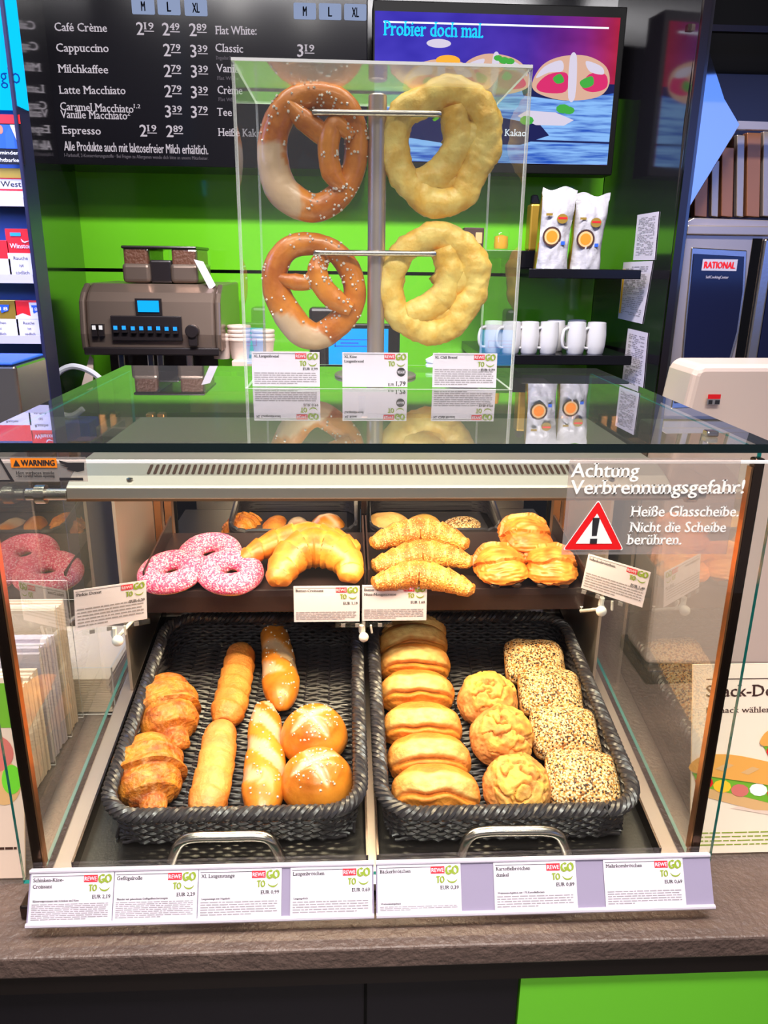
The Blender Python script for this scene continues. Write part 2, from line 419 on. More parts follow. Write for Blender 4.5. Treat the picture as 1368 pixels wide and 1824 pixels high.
# ---------------------------------------------------------------- the room
struct('floor', B(-3.0, 3.2, -2.2, 3.1, -0.05, 0.0), 'floor_tile')
struct('ceiling', B(-3.0, 3.2, -2.2, 3.1, 3.0, 3.05), 'ceiling_dark')
struct('wall_back', B(-3.0, 3.2, 2.935, 3.1, 0, 3.0), 'anthracite')
bm = bmesh.new(); box(bm, -0.93, 0.912, 2.915, 2.934, 1.672, 2.25)
struct('wall_glass_upper', bm, 'green_glass')
bm = bmesh.new(); box(bm, -0.93, 0.912, 2.915, 2.934, 1.0, 1.660)
struct('wall_glass_lower', bm, 'green_glass')
bm = bmesh.new()
hexa(bm, [Vector(p) for p in ((-0.985, 2.36, 0), (-0.868, 2.36, 0), (-0.93, 2.934, 0), (-0.985, 2.934, 0))], [Vector(p) for p in ((-0.985, 2.36, 3.0), (-0.868, 2.36, 3.0), (-0.93, 2.934, 3.0), (-0.985, 2.934, 3.0))])
struct('wall_left', bm, 'anthracite_gloss')
bm = bmesh.new()
hexa(bm, [Vector(p) for p in ((0.962, 2.36, 0), (1.0, 2.36, 0), (1.0, 2.934, 0), (0.912, 2.934, 0))], [Vector(p) for p in ((0.962, 2.36, 3.0), (1.0, 2.36, 3.0), (1.0, 2.934, 3.0), (0.912, 2.934, 3.0))])
struct('wall_right', bm, 'anthracite_gloss')
bm = bmesh.new(); box(bm, 0.963, 0.985, 2.345, 2.36, 0, 3.0)
struct('trim_1', bm, 'dark_steel')

# ---------------------------------------------------------------- back counter and shelves in the niche
bm = B(-0.864, 0.908, 2.33, 2.91, 1.13, 1.17)
back = thing('back_counter', 'dark back counter under the espresso machine in front of green glass', 'counter', (0, 2.6, 0))
part(back, 'worktop', bm, 'counter_edge', bevel=0.003)
part(back, 'cabinet_front', B(-0.862, 0.906, 2.36, 2.90, 0.0, 1.129), 'anthracite')

zs = 1.6911
xr = 0.945
sh = thing('wall_shelf', 'upper dark shelf carrying the white coffee bags', 'shelf', (0.75, 2.6, zs))
part(sh, 'board', B(0.56, 0.911, 2.45, 2.912, zs - 0.028, zs), 'anthracite', bevel=0.002)
part(sh, 'riser', B(0.56, 0.70, 2.62, 2.912, zs + 0.001, zs + 0.055), 'anthracite', bevel=0.002)
zm = 1.4293
sm = thing('wall_shelf', 'lower dark shelf carrying the row of white mugs', 'shelf', (0.75, 2.6, zm))
part(sm, 'board', B(0.43, 0.911, 2.45, 2.912, zm - 0.03, zm), 'anthracite', bevel=0.002)

# ---------------------------------------------------------------- menu board
MY = 2.70
mb = thing('menu_board', 'black coffee menu board with white prices above the green wall', 'menu board', (-0.4, 2.8, 2.0))
part(mb, 'housing', B(-0.92, 0.0673, MY, 2.914, 1.9856, 2.80), 'anthracite', bevel=0.003)
F = face_mat((0, MY - 0.0006, 0))
def on_board(bmx, s, a, b, h, bold=0.012, mi=0):
    (x0, z0), (x1, z1) = a, b
    m = face_mat((x0, MY - 0.0008, z0), 0, 0, math.atan2(z1 - z0, x1 - x0))
    text(bmx, s, m, 0, 0, h, math.hypot(x1 - x0, z1 - z0), bold, mi)
for s, a, b in [('Café Crème', (-0.8765, 2.3562), (-0.7213, 2.357)), ('Cappuccino', (-0.8779, 2.301), (-0.7214, 2.3031)), ('Milchkaffee', (-0.8793, 2.2449), (-0.7287, 2.2452)), ('Latte Macchiato', (-0.8827, 2.1864), (-0.681, 2.1891)), ('Caramel Macchiato', (-0.8845, 2.1412), (-0.6614, 2.1378)), ('Vanille Macchiato', (-0.8853, 2.1192), (-0.6822, 2.1185)), ('Espresso', (-0.8869, 2.0748), (-0.7677, 2.0738)), ('Flat White:', (-0.3961, 2.3588), (-0.2719, 2.3603)), ('Classic', (-0.3986, 2.312), (-0.3149, 2.3109)), ('Vanille', (-0.3982, 2.2571), (-0.3156, 2.2558)), ('Crème', (-0.398, 2.1966), (-0.3217, 2.1966)), ('Tee', (-0.403, 2.1351), (-0.3576, 2.1344)), ('Heiße Kakao', (-0.4026, 2.0776), (-0.2563, 2.0771))]:
    bm = bmesh.new(); on_board(bm, s, a, b, 0.0225, 0.012); part(mb, 'drink_name', bm, 'menu_white', label='white lettering')
for s, a, b in [('1,2', (-0.6602, 2.152), (-0.6396, 2.1509)), ('2', (-0.6812, 2.1295), (-0.6725, 2.1297))]:
    bm = bmesh.new(); on_board(bm, s, a, b, 0.011); part(mb, 'footnote_mark', bm, 'menu_white')
for s, a, b in [('Alle Produkte auch mit laktosefreier Milch erhältlich.', (-0.8855, 2.0267), (-0.4373, 2.0234))]:
    bm = bmesh.new(); on_board(bm, s, a, b, 0.027, 0.012); part(mb, 'note_line', bm, 'menu_white', label='white condensed lettering')
for s, a, b in [('1-Farbstoff, 2-Konservierungsstoffe · Bei Fragen zu Allergenen wende dich bitte an unsere Mitarbeiter.', (-0.8875, 2.0088), (-0.4383, 2.0071)), ('Doppelter Espresso', (-0.3981, 2.2907), (-0.3244, 2.2909)), ('Flat White', (-0.3976, 2.2355), (-0.3321, 2.2353)), ('Flat White', (-0.3973, 2.1763), (-0.3348, 2.176))]:
    bg = bmesh.new(); on_board(bg, s, a, b, 0.010, 0.012); part(mb, 'small_print', bg, 'menu_grey', label='grey small print')
def price(a, big, small):
    (x, z) = a; bm = bmesh.new()
    m = face_mat((x, MY - 0.0008, z), 0, 0, -0.0)
    text(bm, big, m, 0, 0, 0.034, None, 0.015)
    text(bm, small, m, 0.0225, 0.015, 0.0185, 0.029, 0.02)
    rect(bm, m, 0.0225, 0.052, 0.009, 0.0115); part(mb, 'price', bm, 'menu_white', label='white price')
for a, p in [((-0.6329, 2.3517), '219'), ((-0.5554, 2.352), '249'), ((-0.4743, 2.3524), '289'), ((-0.5562, 2.2963), '279'), ((-0.4746, 2.2951), '339'), ((-0.5587, 2.2397), '279'), ((-0.4765, 2.2399), '339'), ((-0.5612, 2.1838), '279'), ((-0.4801, 2.1824), '339'), ((-0.5636, 2.1271), '339'), ((-0.4837, 2.1271), '379'), ((-0.6463, 2.0713), '219'), ((-0.5643, 2.0713), '289'), ((-0.1485, 2.3041), '319'), ((0.0497, 2.0829), '219')]:
    price(a, p[0], p[1:])
for a, s in [((-0.6081, 2.4276), 'M'), ((-0.5313, 2.4281), 'L'), ((-0.4511, 2.4272), 'XL'), ((-0.1237, 2.4265), 'M'), ((-0.0471, 2.4269), 'L'), ((0.0297, 2.4274), 'XL')]:
    m = face_mat((a[0], MY - 0.0008, a[1]))
    bt = bmesh.new(); flatpoly(bt, m, [(-0.034, -0.019), (-0.031, -0.022), (0.031, -0.022), (0.034, -0.019), (0.034, 0.019), (0.031, 0.022), (-0.031, 0.022), (-0.034, 0.019)], 0)
    text(bt, s, m, 0, -0.013, 0.026, 0.011 * (1.9 if s == 'XL' else 1), 0.02, 1, 'C', z=0.0006)
    part(mb, 'size_tag', bt, ['menu_tag', 'menu_dark'], label='pale blue size tag')

# ---------------------------------------------------------------- television with the snack picture
tx0, tz1 = (0.0896, 2.4333); tx1, tz0 = (0.8467, 2.0148); tx1 += 0.004
tv = thing('television', 'wall screen showing wraps on a blue wooden table', 'television', ((tx0 + tx1) / 2, 2.75, tz0))
part(tv, 'housing', B(tx0 - 0.006, tx1 + 0.02, MY + 0.002, 2.80, tz0 - 0.03, tz1 + 0.03), 'black_gap', bevel=0.003)
m = bpy.data.materials.new('tv_picture'); m.use_nodes = True; nt = m.node_tree; nt.nodes.clear(); N = nt.nodes.new; L = nt.links.new
tc = N('ShaderNodeTexCoord'); sx = N('ShaderNodeSeparateXYZ'); L(tc.outputs['Generated'], sx.inputs[0])
rp = N('ShaderNodeValToRGB'); e = rp.color_ramp.elements
e[0].position = 0.25; e[0].color = srgb(70, 60, 190); e[1].position = 1.0; e[1].color = srgb(180, 40, 70)
k = e.new(0.62); k.color = srgb(78, 50, 170); k = e.new(0.86); k.color = srgb(130, 40, 130)
L(sx.outputs[0], rp.inputs['Fac'])
nz = N('ShaderNodeTexNoise'); nz.inputs['Scale'].default_value = 5; L(tc.outputs['Generated'], nz.inputs['Vector'])
mxx = N('ShaderNodeMix'); mxx.data_type = 'RGBA'; mxx.blend_type = 'SOFT_LIGHT'; mxx.inputs['Factor'].default_value = 0.8
L(rp.outputs['Color'], mxx.inputs['A']); L(nz.outputs['Fac'], mxx.inputs['B'])
em = N('ShaderNodeEmission'); L(mxx.outputs['Result'], em.inputs[0]); em.inputs[1].default_value = 0.8
oo = N('ShaderNodeOutputMaterial'); L(em.outputs[0], oo.inputs[0]); MATS['tv_picture'] = m
m = bpy.data.materials.new('tv_table'); m.use_nodes = True; nt = m.node_tree; nt.nodes.clear(); N = nt.nodes.new; L = nt.links.new
tc = N('ShaderNodeTexCoord'); mp = N('ShaderNodeMapping'); mp.inputs['Scale'].default_value = (4, 1, 26); L(tc.outputs['Generated'], mp.inputs[0])
nz = N('ShaderNodeTexNoise'); nz.inputs['Scale'].default_value = 1.6; nz.inputs['Detail'].default_value = 6; L(mp.outputs[0], nz.inputs['Vector'])
rp = N('ShaderNodeValToRGB'); e = rp.color_ramp.elements; e[0].position = 0.32; e[0].color = srgb(40, 84, 190); e[1].position = 0.58; e[1].color = srgb(140, 190, 250)
L(nz.outputs['Fac'], rp.inputs['Fac']); em = N('ShaderNodeEmission'); L(rp.outputs['Color'], em.inputs[0]); em.inputs[1].default_value = 0.85
oo = N('ShaderNodeOutputMaterial'); L(em.outputs[0], oo.inputs[0]); MATS['tv_table'] = m
glow('tv_navy', (36, 40, 92), 0.8); glow('tv_bread', (216, 172, 150), 0.9); glow('tv_pink', (214, 50, 110), 0.9); glow('tv_pale', (214, 206, 226), 0.9)
glow('tv_green', (70, 170, 70), 0.9); glow('tv_orange', (240, 170, 60), 1.0); glow('tv_lilac', (150, 130, 190), 0.9)
W_ = tx1 - tx0; H_ = tz1 - tz0
scr = part(tv, 'screen', B(tx0, tx1, MY, MY + 0.003, tz0, tz1), 'tv_picture', label='lit picture screen')
T = face_mat((tx0, MY - 0.0006, tz0))
def tvp(pts):   # picture fractions to screen metres
    return [(x * W_, y * H_) for x, y in pts]
bm = bmesh.new()
flatpoly(bm, T, tvp([(0.0, 0.0), (1, 0.0), (1, 0.52), (0.55, 0.56), (0.0, 0.5)]), 0)
flatpoly(bm, T, tvp([(0.0, 0.165), (1, 0.15), (1, 0.163), (0.0, 0.18)]), 1, 0.0003)
flatpoly(bm, T, tvp([(0.6, 0.56), (0.62, 0.47), (0.8, 0.44), (1.0, 0.50), (1.0, 0.56)]), 1, 0.0004)
flatpoly(bm, T, tvp([(0.12, 0.17), (0.3, 0.13), (0.62, 0.13), (0.74, 0.2), (0.70, 0.27), (0.45, 0.34), (0.15, 0.33)]), 1, 0.0005)
flatpoly(bm, T, tvp([(0.60, 0.33), (0.68, 0.27), (0.80, 0.27), (0.84, 0.31), (0.76, 0.36), (0.64, 0.37)]), 5, 0.0006)
def wrap(cx, cy, s, flip=1, zz=0.0007):
    q = lambda pts: [(v.x, v.y) for v in catmull([Vector((x, y, 0)) for x, y in tvp([(cx + flip * x * s, cy + y * s * W_ / H_) for x, y in pts])], 5, True)]
    flatpoly(bm, T, q([(-0.17, -0.02), (-0.13, 0.05), (-0.05, 0.085), (0.06, 0.09), (0.15, 0.05), (0.17, -0.02), (0.12, -0.07), (-0.02, -0.085), (-0.14, -0.06)]), 2, zz)
    flatpoly(bm, T, q([(-0.155, 0.0), (-0.12, 0.045), (-0.05, 0.07), (-0.04, 0.03), (-0.10, 0.022)]), 5, zz + 0.0001)
    flatpoly(bm, T, q([(-0.15, -0.03), (-0.10, 0.015), (-0.02, 0.02), (-0.02, -0.05), (-0.12, -0.055)]), 3, zz + 0.0002)
    flatpoly(bm, T, q([(0.05, -0.03), (0.08, 0.02), (0.15, 0.02), (0.16, -0.03), (0.10, -0.05)]), 3, zz + 0.0002)
    flatpoly(bm, T, q([(-0.012, 0.082), (0.018, 0.084), (0.024, -0.07), (-0.006, -0.074)]), 5, zz + 0.0003)
    flatpoly(bm, T, q([(0.06, 0.07), (0.13, 0.05), (0.14, 0.02), (0.08, 0.03)]), 5, zz + 0.0003)
    flatpoly(bm, T, q([(0.04, -0.01), (0.09, 0.012), (0.10, -0.02), (0.06, -0.035)]), 4, zz + 0.0004)
    flatpoly(bm, T, q([(-0.08, 0.0), (-0.05, 0.018), (-0.03, -0.01), (-0.06, -0.02)]), 4, zz + 0.0004)
wrap(0.815, 0.59, 0.95); wrap(0.50, 0.60, 0.85, -1, 0.0014); wrap(0.27, 0.55, 0.9, 1, 0.0021)
for cx, cy, r in ((0.53, 0.70, 0.022), (0.505, 0.715, 0.018), (0.555, 0.695, 0.02), (0.79, 0.385, 0.03), (0.815, 0.375, 0.025), (0.64, 0.3, 0.03)):
    disc(bm, T, cx * W_, cy * H_, r * W_, r * W_ * 0.6, 4, 0.0028, 9)
disc(bm, T, 0.26 * W_, 0.80 * H_, 0.05 * W_, 0.016 * W_, 5, 0.0026)
disc(bm, T, 0.30 * W_, 0.69 * H_, 0.05 * W_, 0.02 * W_, 6, 0.0027)
part(tv, 'snack_picture', bm, ['tv_table', 'tv_navy', 'tv_bread', 'tv_pink', 'tv_green', 'tv_pale', 'tv_orange'], label='picture of filled wraps and burgers on a blue table')
bm = bmesh.new()
rect(bm, T, 0.035 * W_, 0.955 * W_, 0.925 * H_, 0.937 * H_, 1)
text(bm, 'Probier doch mal.', T, 0.035 * W_, 0.845 * H_, 0.04, 0.405 * W_, 0.035, 0)
text(bm, 'Kakao', T, 0.55 * W_, 0.19 * H_, 0.02, 0.09 * W_, 0.01, 1, z=0.003)
part(tv, 'lettering', bm, ['tv_text', 'screen_white'], label='bright blue lettering under a white line')

# ---------------------------------------------------------------- espresso machine
def px3(p, y): return (p[0], y, p[1])
mx0, mz1 = (-0.7843, 1.6118); mx1, mz0 = (-0.3981, 1.4369)
em = thing('espresso_machine', 'bronze grey espresso machine with bean hoppers and blue display', 'espresso machine', ((mx0 + mx1) / 2, 2.6, 1.17))
bm = bmesh.new()
prof = [(2.42, mz0), (2.415, mz0 + 0.05), (2.43, mz1 - 0.03), (2.455, mz1 - 0.004), (2.50, mz1 + 0.02), (2.85, mz1 + 0.02), (2.85, mz0)]
hexa(bm, [Vector((mx0, y, z)) for y, z in prof], [Vector((mx1, y, z)) for y, z in prof])
part(em, 'body', bm, 'machine_bronze', bevel=0.012, seg=3)
for s in (mx0 - 0.018, mx1):
    bm = bmesh.new()
    hexa(bm, [Vector((s, y - 0.004, z)) for y, z in prof], [Vector((s + 0.018, y - 0.004, z)) for y, z in prof])
    part(em, 'side_cover', bm, 'machine_bronze', bevel=0.006)
part(em, 'lower_band', B(mx0 - 0.01, mx1 + 0.01, 2.405, 2.43, mz0 - 0.012, mz0 + 0.012), 'machine_dark', bevel=0.004)
part(em, 'brew_bay', B(mx0 + 0.02, mx1 - 0.02, 2.56, 2.84, 1.20, mz0 - 0.012), 'machine_dark')
part(em, 'drip_tray', B(mx0, mx1, 2.40, 2.85, 1.171, 1.205), 'satin_steel', bevel=0.006)
for dx in (-0.12, -0.03, 0.0, 0.09):
    bm = B((mx0 + mx1) / 2 + dx, (mx0 + mx1) / 2 + dx + 0.022, 2.46, 2.50, mz0 - 0.07, mz0 - 0.012)
    part(em, 'spout', bm, 'steel', bevel=0.004)
pf = face_mat((0, 2.414, 0), radians(4))
def mpx(x, y):
    return None
bx0, bz0 = (-0.7078, 1.4671); bx1, bz1 = (-0.4973, 1.5418)
part(em, 'control_panel', B(bx0, bx1, 2.408, 2.42, bz0, bz1), 'machine_dark', bevel=0.003)
bm = bmesh.new(); sx0, sz0 = (-0.6254, 1.5523); sx1, sz1 = (-0.563, 1.5855)
box(bm, sx0, sx1, 2.416, 2.424, sz0, sz1, 1); box(bm, sx0 - 0.008, sx1 + 0.008, 2.419, 2.426, sz0 - 0.008, sz1 + 0.006, 0)
part(em, 'display', bm, ['machine_dark', 'screen_blue'], label='lit blue display')
for (kx, kz) in [(-0.6914, 1.5045), (-0.6664, 1.5048), (-0.6399, 1.5033), (-0.6149, 1.5036), (-0.5899, 1.5038), (-0.5648, 1.504), (-0.5398, 1.5025), (-0.5147, 1.5028)]:
    bm = bmesh.new(); box(bm, kx - 0.008, kx + 0.008, 2.399, 2.409, kz - 0.012, kz + 0.012, 0); box(bm, kx - 0.006, kx + 0.005, 2.397, 2.40, kz - 0.003, kz + 0.008, 1)
    part(em, 'button', bm, ['machine_dark', 'led_blue'])
for (kx, kz) in [(-0.7566, 1.4986), (-0.7366, 1.4988)]:
    bm = bmesh.new(); box(bm, kx - 0.008, kx + 0.008, 2.404, 2.42, kz - 0.018, kz + 0.018, 0); box(bm, kx - 0.005, kx + 0.005, 2.401, 2.405, kz + 0.002, kz + 0.014, 1)
    part(em, 'switch', bm, ['machine_dark', 'white'])
kx, kz = (-0.4654, 1.4986)
bm = bmesh.new(); cyl(bm, (kx, 2.39, kz), (kx, 2.425, kz), 0.02, 18); box(bm, kx - 0.012, kx + 0.014, 2.395, 2.42, kz - 0.045, kz - 0.01)
part(em, 'knob', bm, 'machine_dark', bevel=0.003)
hx0, hz0 = (-0.6857, 1.6136); hx1, hz1 = (-0.455, 1.7458); hm = (hx0 + hx1) / 2
zb = mz1 + 0.022; hzm = zb + (hz1 - zb) * 0.52
for k, (a, b) in enumerate(((hx0, hm - 0.030), (hm + 0.030, hx1))):
    h = part(em, 'bean_hopper', B(a, b, 2.50, 2.74, zb, hzm), 'machine_bronze', bevel=0.012, seg=3)
    part(h, 'beans', B(a + 0.006, b - 0.006, 2.506, 2.73, hzm - 0.01, hzm + (hz1 - hzm) * 0.90), 'beans', bevel=0.008)
    part(h, 'clear_bin', B(a - 0.001, b + 0.001, 2.499, 2.741, hzm - 0.012, hz1 - 0.012), 'acrylic', bevel=0.006)
bm = bmesh.new(); box(bm, hm - 0.033, hm + 0.033, 2.51, 2.74, zb, hzm + 0.01, 0)
part(em, 'middle_hopper', bm, 'machine_dark', bevel=0.006)
bm = bmesh.new(); box(bm, hx0 + 0.002, hx1 - 0.002, 2.501, 2.739, hz1 - 0.012, hz1 - 0.003)
part(em, 'hopper_lid', bm, 'machine_dark', bevel=0.004)
# an instruction sheet hangs off the right end of the machine, a milk hose loops at its left
bm = bmesh.new(); q = [(-0.4623, 2.48, 1.705), (-0.434, 2.48, 1.6989), (-0.4006, 2.48, 1.6305), (-0.4185, 2.48, 1.6154)]; prism(bm, q, (0, 0.002, 0))
part(em, 'hanging_card', bm, 'paper', label='small white card hanging at the hopper')
bm = bmesh.new()
hp = [(-0.7436, 2.38, 1.3549), (-0.7667, 2.38, 1.3751), (-0.7984, 2.38, 1.39), (-0.8313, 2.38, 1.3931), (-0.8664, 2.38, 1.3761), (-0.892, 2.38, 1.3422), (-0.9032, 2.38, 1.3047), (-0.8938, 2.38, 1.2704), (-0.8694, 2.38, 1.2479), (-0.8393, 2.38, 1.2446), (-0.8066, 2.38, 1.2655)]
tube(bm, catmull(hp, 6), 0.009, 8)
part(em, 'milk_hose', bm, 'hose_white', smooth=True, label='white looped milk hose')
bm = bmesh.new(); q = [(-0.7856, 2.43, 1.4229), (-0.826, 2.43, 1.3143), (-0.7883, 2.43, 1.3145), (-0.7769, 2.43, 1.4093)]; prism(bm, q, (0, 0.004, 0))
part(em, 'steam_guard', bm, 'white_plastic')

# ---------------------------------------------------------------- mugs on the lower shelf
def mug_bm(c):
    bm = bmesh.new(); x, y, z = c
    lathe(bm, [(0.024, 0.0), (0.027, 0.004), (0.031, 0.03), (0.032, 0.06), (0.029, 0.099), (0.0265, 0.1), (0.0285, 0.06), (0.024, 0.008)], c, 24)
    return bm
mug_spots = [(0.5867, 2.5), (0.6496, 2.5), (0.7387, 2.5), (0.8038, 2.5), (0.6922, 2.58), (0.7684, 2.6), (0.5276, 2.5), (0.4741, 2.52)]
mug_labels = ['white mug directly right of the clear display box edge', 'second white mug right of the clear display box edge', 'third white mug in the front row, two from the dark wall',
              'white mug nearest the dark side wall', 'white mug half hidden behind the front row, above its second gap', 'white mug half hidden behind the two mugs nearest the dark wall', 'white mug seen through the right edge of the clear display box', 'white mug seen through the clear box beside the cheese pretzel']
first = None
for (x, y), lb in zip(mug_spots, mug_labels):
    if first is None:
        first = thing('mug', lb, 'mug', (x, y, zm), 'white mugs on the lower shelf')
        part(first, 'body', mug_bm((x, y, zm)), 'porcelain', smooth=True)
        bm = bmesh.new()
        tube(bm, catmull([(x - 0.028, y - 0.008, zm + 0.082), (x - 0.044, y - 0.016, zm + 0.076), (x - 0.05, y - 0.019, zm + 0.05), (x - 0.044, y - 0.016, zm + 0.024), (x - 0.029, y - 0.008, zm + 0.018)], 5), 0.0048, 8)
        part(first, 'handle', bm, 'porcelain', smooth=True)
    else:
        r = first.copy(); col.objects.link(r); r.location = (x, y, zm); r['label'] = lb
        for ch in list(first.children):
            c = ch.copy(); col.objects.link(c); c.parent = r

# ---------------------------------------------------------------- coffee bags
def coffee_bag(c, w, h, d, label, lean=0.0, yaw=0.0):
    x, y, z = c
    root = thing('coffee_bag', label, 'coffee bag', c, 'coffee bags on the upper shelf', Matrix.Rotation(yaw, 4, 'Z'))
    R = M_of(root)
    bm = bmesh.new(); nx, nz, = 18, 30; grid = {}
    for side in (-1, 1):
        for i in range(nx + 1):
            for j in range(nz + 1):
                u = i / nx * 2 - 1; v = j / nz
                t = (1 - smooth01(0.72, 1.0, v)) * (1 - abs(u) ** 6 * 0.35)
                wv = w / 2 * (1 - 0.06 * sin(v * 5)) * (1 + 0.05 * (v > 0.9))
                dep = d / 2 * t * (0.75 + 0.25 * (1 - u * u)) * (0.9 + 0.2 * (1 - v)) + 0.0015
                dep += (0.006 * noise.noise(Vector((u * 2.3 + x * 9, v * 5, side))) + 0.004 * noise.noise(Vector((u * 5 + x * 9, v * 11, side)))) * (0.3 + 0.7 * t)
                p = Vector((u * wv + lean * v * v, side * dep, v * h + (0.006 * sin(u * 4 + x * 30) if j == nz else 0)))
                grid[side, i, j] = bm.verts.new(R @ p)
    for side in (-1, 1):
        for i in range(nx):
            for j in range(nz):
                q = [grid[side, i, j], grid[side, i + 1, j], grid[side, i + 1, j + 1], grid[side, i, j + 1]]
                bm.faces.new(q if side < 0 else q[::-1])
    for j in range(nz):
        for i in (0, nx):
            f = bm.faces.new([grid[-1, i, j], grid[-1, i, j + 1], grid[1, i, j + 1], grid[1, i, j]]); f.material_index = 1
    for i in range(nx):
        for j in (0, nz):
            bm.faces.new([grid[-1, i, j], grid[-1, i + 1, j], grid[1, i + 1, j], grid[1, i, j]])
    part(root, 'pouch', bm, ['bag_white', 'gold_foil'], smooth=True, label='white pouch with golden side gussets', sharp=50)
    fm = R @ face_mat((0, -d / 2 - 0.006, 0))
    bm = bmesh.new()
    disc(bm, fm, -0.012, h * 0.40, 0.029, 0.029, 0, 0.0); disc(bm, fm, -0.012, h * 0.40, 0.023, 0.023, 1, 0.0006); disc(bm, fm, -0.012, h * 0.40, 0.017, 0.017, 2, 0.0012)
    disc(bm, fm, 0.017, h * 0.62, 0.017, 0.014, 3, 0.0); rect(bm, fm, 0.004, 0.031, h * 0.615, h * 0.64, 4, 0.0008)
    rect(bm, fm, -0.034, -0.014, h * 0.655, h * 0.685, 5); rect(bm, fm, 0.018, 0.03, h * 0.30, h * 0.345, 6)
    part(root, 'printed_label', bm, ['brown_dark', 'tan', 'orange', 'gold_foil', 'red', 'gold_foil', 'blue'], label='round coffee cup emblem and small red badge')
    return root
bx, bz = (0.6422, 1.6886)
coffee_bag((bx, 2.52, zs), 0.098, 0.235, 0.07, 'taller white coffee bag with dark ringed cup emblem on upper shelf', 0.014)
bx, bz = (0.7486, 1.6899)
coffee_bag((bx + 0.008, 2.55, zs), 0.098, 0.222, 0.07, 'shorter white coffee bag next to the dark wall on upper shelf', 0.012)
bx, bz = (0.621, 1.7052)
bm = bmesh.new(); box(bm, bx - 0.02, bx + 0.012, 2.66, 2.72, zs + 0.056, zs + 0.20, 0); prism(bm, [(bx - 0.02, 2.66, zs + 0.20), (bx + 0.012, 2.66, zs + 0.20), (bx + 0.008, 2.69, zs + 0.23), (bx - 0.012, 2.69, zs + 0.23)], (0, 0.03, 0), 1)
solid('coffee_bag', 'golden coffee bag peeking out behind the white bags', 'coffee bag', bm, ['gold_foil', 'anthracite'], (bx, 2.69, zs + 0.056), 'coffee bags on the upper shelf', bevel=0.006)
# riser shelf items seen through the clear box
jx, jz = (0.509, 1.7531)
rs = thing('wall_shelf', 'dark ledge left of the coffee bags holding a jar', 'shelf', (jx, 2.75, zs))
part(rs, 'board', B(jx - 0.16, 0.555, 2.60, 2.912, zs + 0.03, zs + 0.055), 'anthracite', bevel=0.002)
jr = thing('treat_jar', 'small clear jar of orange treats seen through the display box', 'jar', (jx, 2.66, zs + 0.056))
bm = bmesh.new(); lathe(bm, [(0.026, 0), (0.028, 0.01), (0.028, 0.05), (0.02, 0.062), (0.0, 0.0621)], (jx, 2.66, zs + 0.057), 20)
part(jr, 'glass', bm, 'acrylic', smooth=True)
bm = bmesh.new(); lathe(bm, [(0.022, 0.002), (0.024, 0.012), (0.022, 0.04), (0.0, 0.046)], (jx, 2.66, zs + 0.058), 16)
part(jr, 'treats', bm, 'orange', smooth=True)
ax, az = (0.4228, 1.7909)
bm = bmesh.new()
box(bm, ax - 0.035, ax + 0.03, 2.67, 2.72, zs + 0.056, zs + 0.125, 0); box(bm, ax - 0.028, ax - 0.004, 2.666, 2.67, zs + 0.07, zs + 0.10, 1); box(bm, ax + 0.002, ax + 0.024, 2.666, 2.67, zs + 0.075, zs + 0.11, 2)
solid('tea_box', 'brown and red tea box behind the upper cheese pretzel', 'tea box', bm, ['brown_dark', 'red', 'tan'], (ax, 2.69, zs + 0.056), bevel=0.002)

# ---------------------------------------------------------------- papers taped to the right niche wall
def wall_x(y): return 0.962 - 0.05 * (y - 2.36) / 0.574
def notice(corners, label, yellow=False, seed=0):
    """corners given as (y, z): top front, top rear, bottom rear, bottom front"""
    n = Vector((-1, -0.0871, 0)).normalized() * 0.002
    P = [Vector((wall_x(y), y, z)) + n for y, z in corners]
    bm = bmesh.new(); prism(bm, P, n * 0.4)
    c = sum(P, Vector()) / 4
    root = solid('posted_notice', label, 'notice', bm, 'paper', c, 'white papers taped to the dark side wall')
    bm = bmesh.new(); R = random.Random(seed); off = n * 1.0
    at = lambda u, v: (P[1] * (1 - u) + P[0] * u) * (1 - v) + (P[2] * (1 - u) + P[3] * u) * v + off
    for i in range(26):
        v = 0.08 + i * 0.032; u = 0.12
        while u < 0.85:
            w = R.uniform(0.05, 0.2); u2 = min(u + w, 0.9)
            if R.random() < 0.75: poly(bm, [at(u, v), at(u2, v), at(u2, v + 0.012), at(u, v + 0.012)])
            u = u2 + 0.03
    part(root, 'print', bm, 'ink_grey')
    if yellow:
        bm = bmesh.new(); poly(bm, [at(0.03, 0.12), at(0.1, 0.12), at(0.1, 0.9), at(0.03, 0.9)])
        part(root, 'yellow_strip', bm, 'yellow', label='yellow strip along one edge')
notice([(2.466, 1.861), (2.611, 1.859), (2.609, 1.721), (2.459, 1.721)], 'highest of the three white papers on the dark side wall', seed=1)
notice([(2.469, 1.718), (2.68, 1.714), (2.678, 1.531), (2.494, 1.526)], 'middle paper on the dark side wall with a yellow left strip', True, 2)
notice([(2.448, 1.501), (2.592, 1.504), (2.594, 1.322), (2.437, 1.32)], 'lowest of the three papers, just above the glass case corner', seed=3)

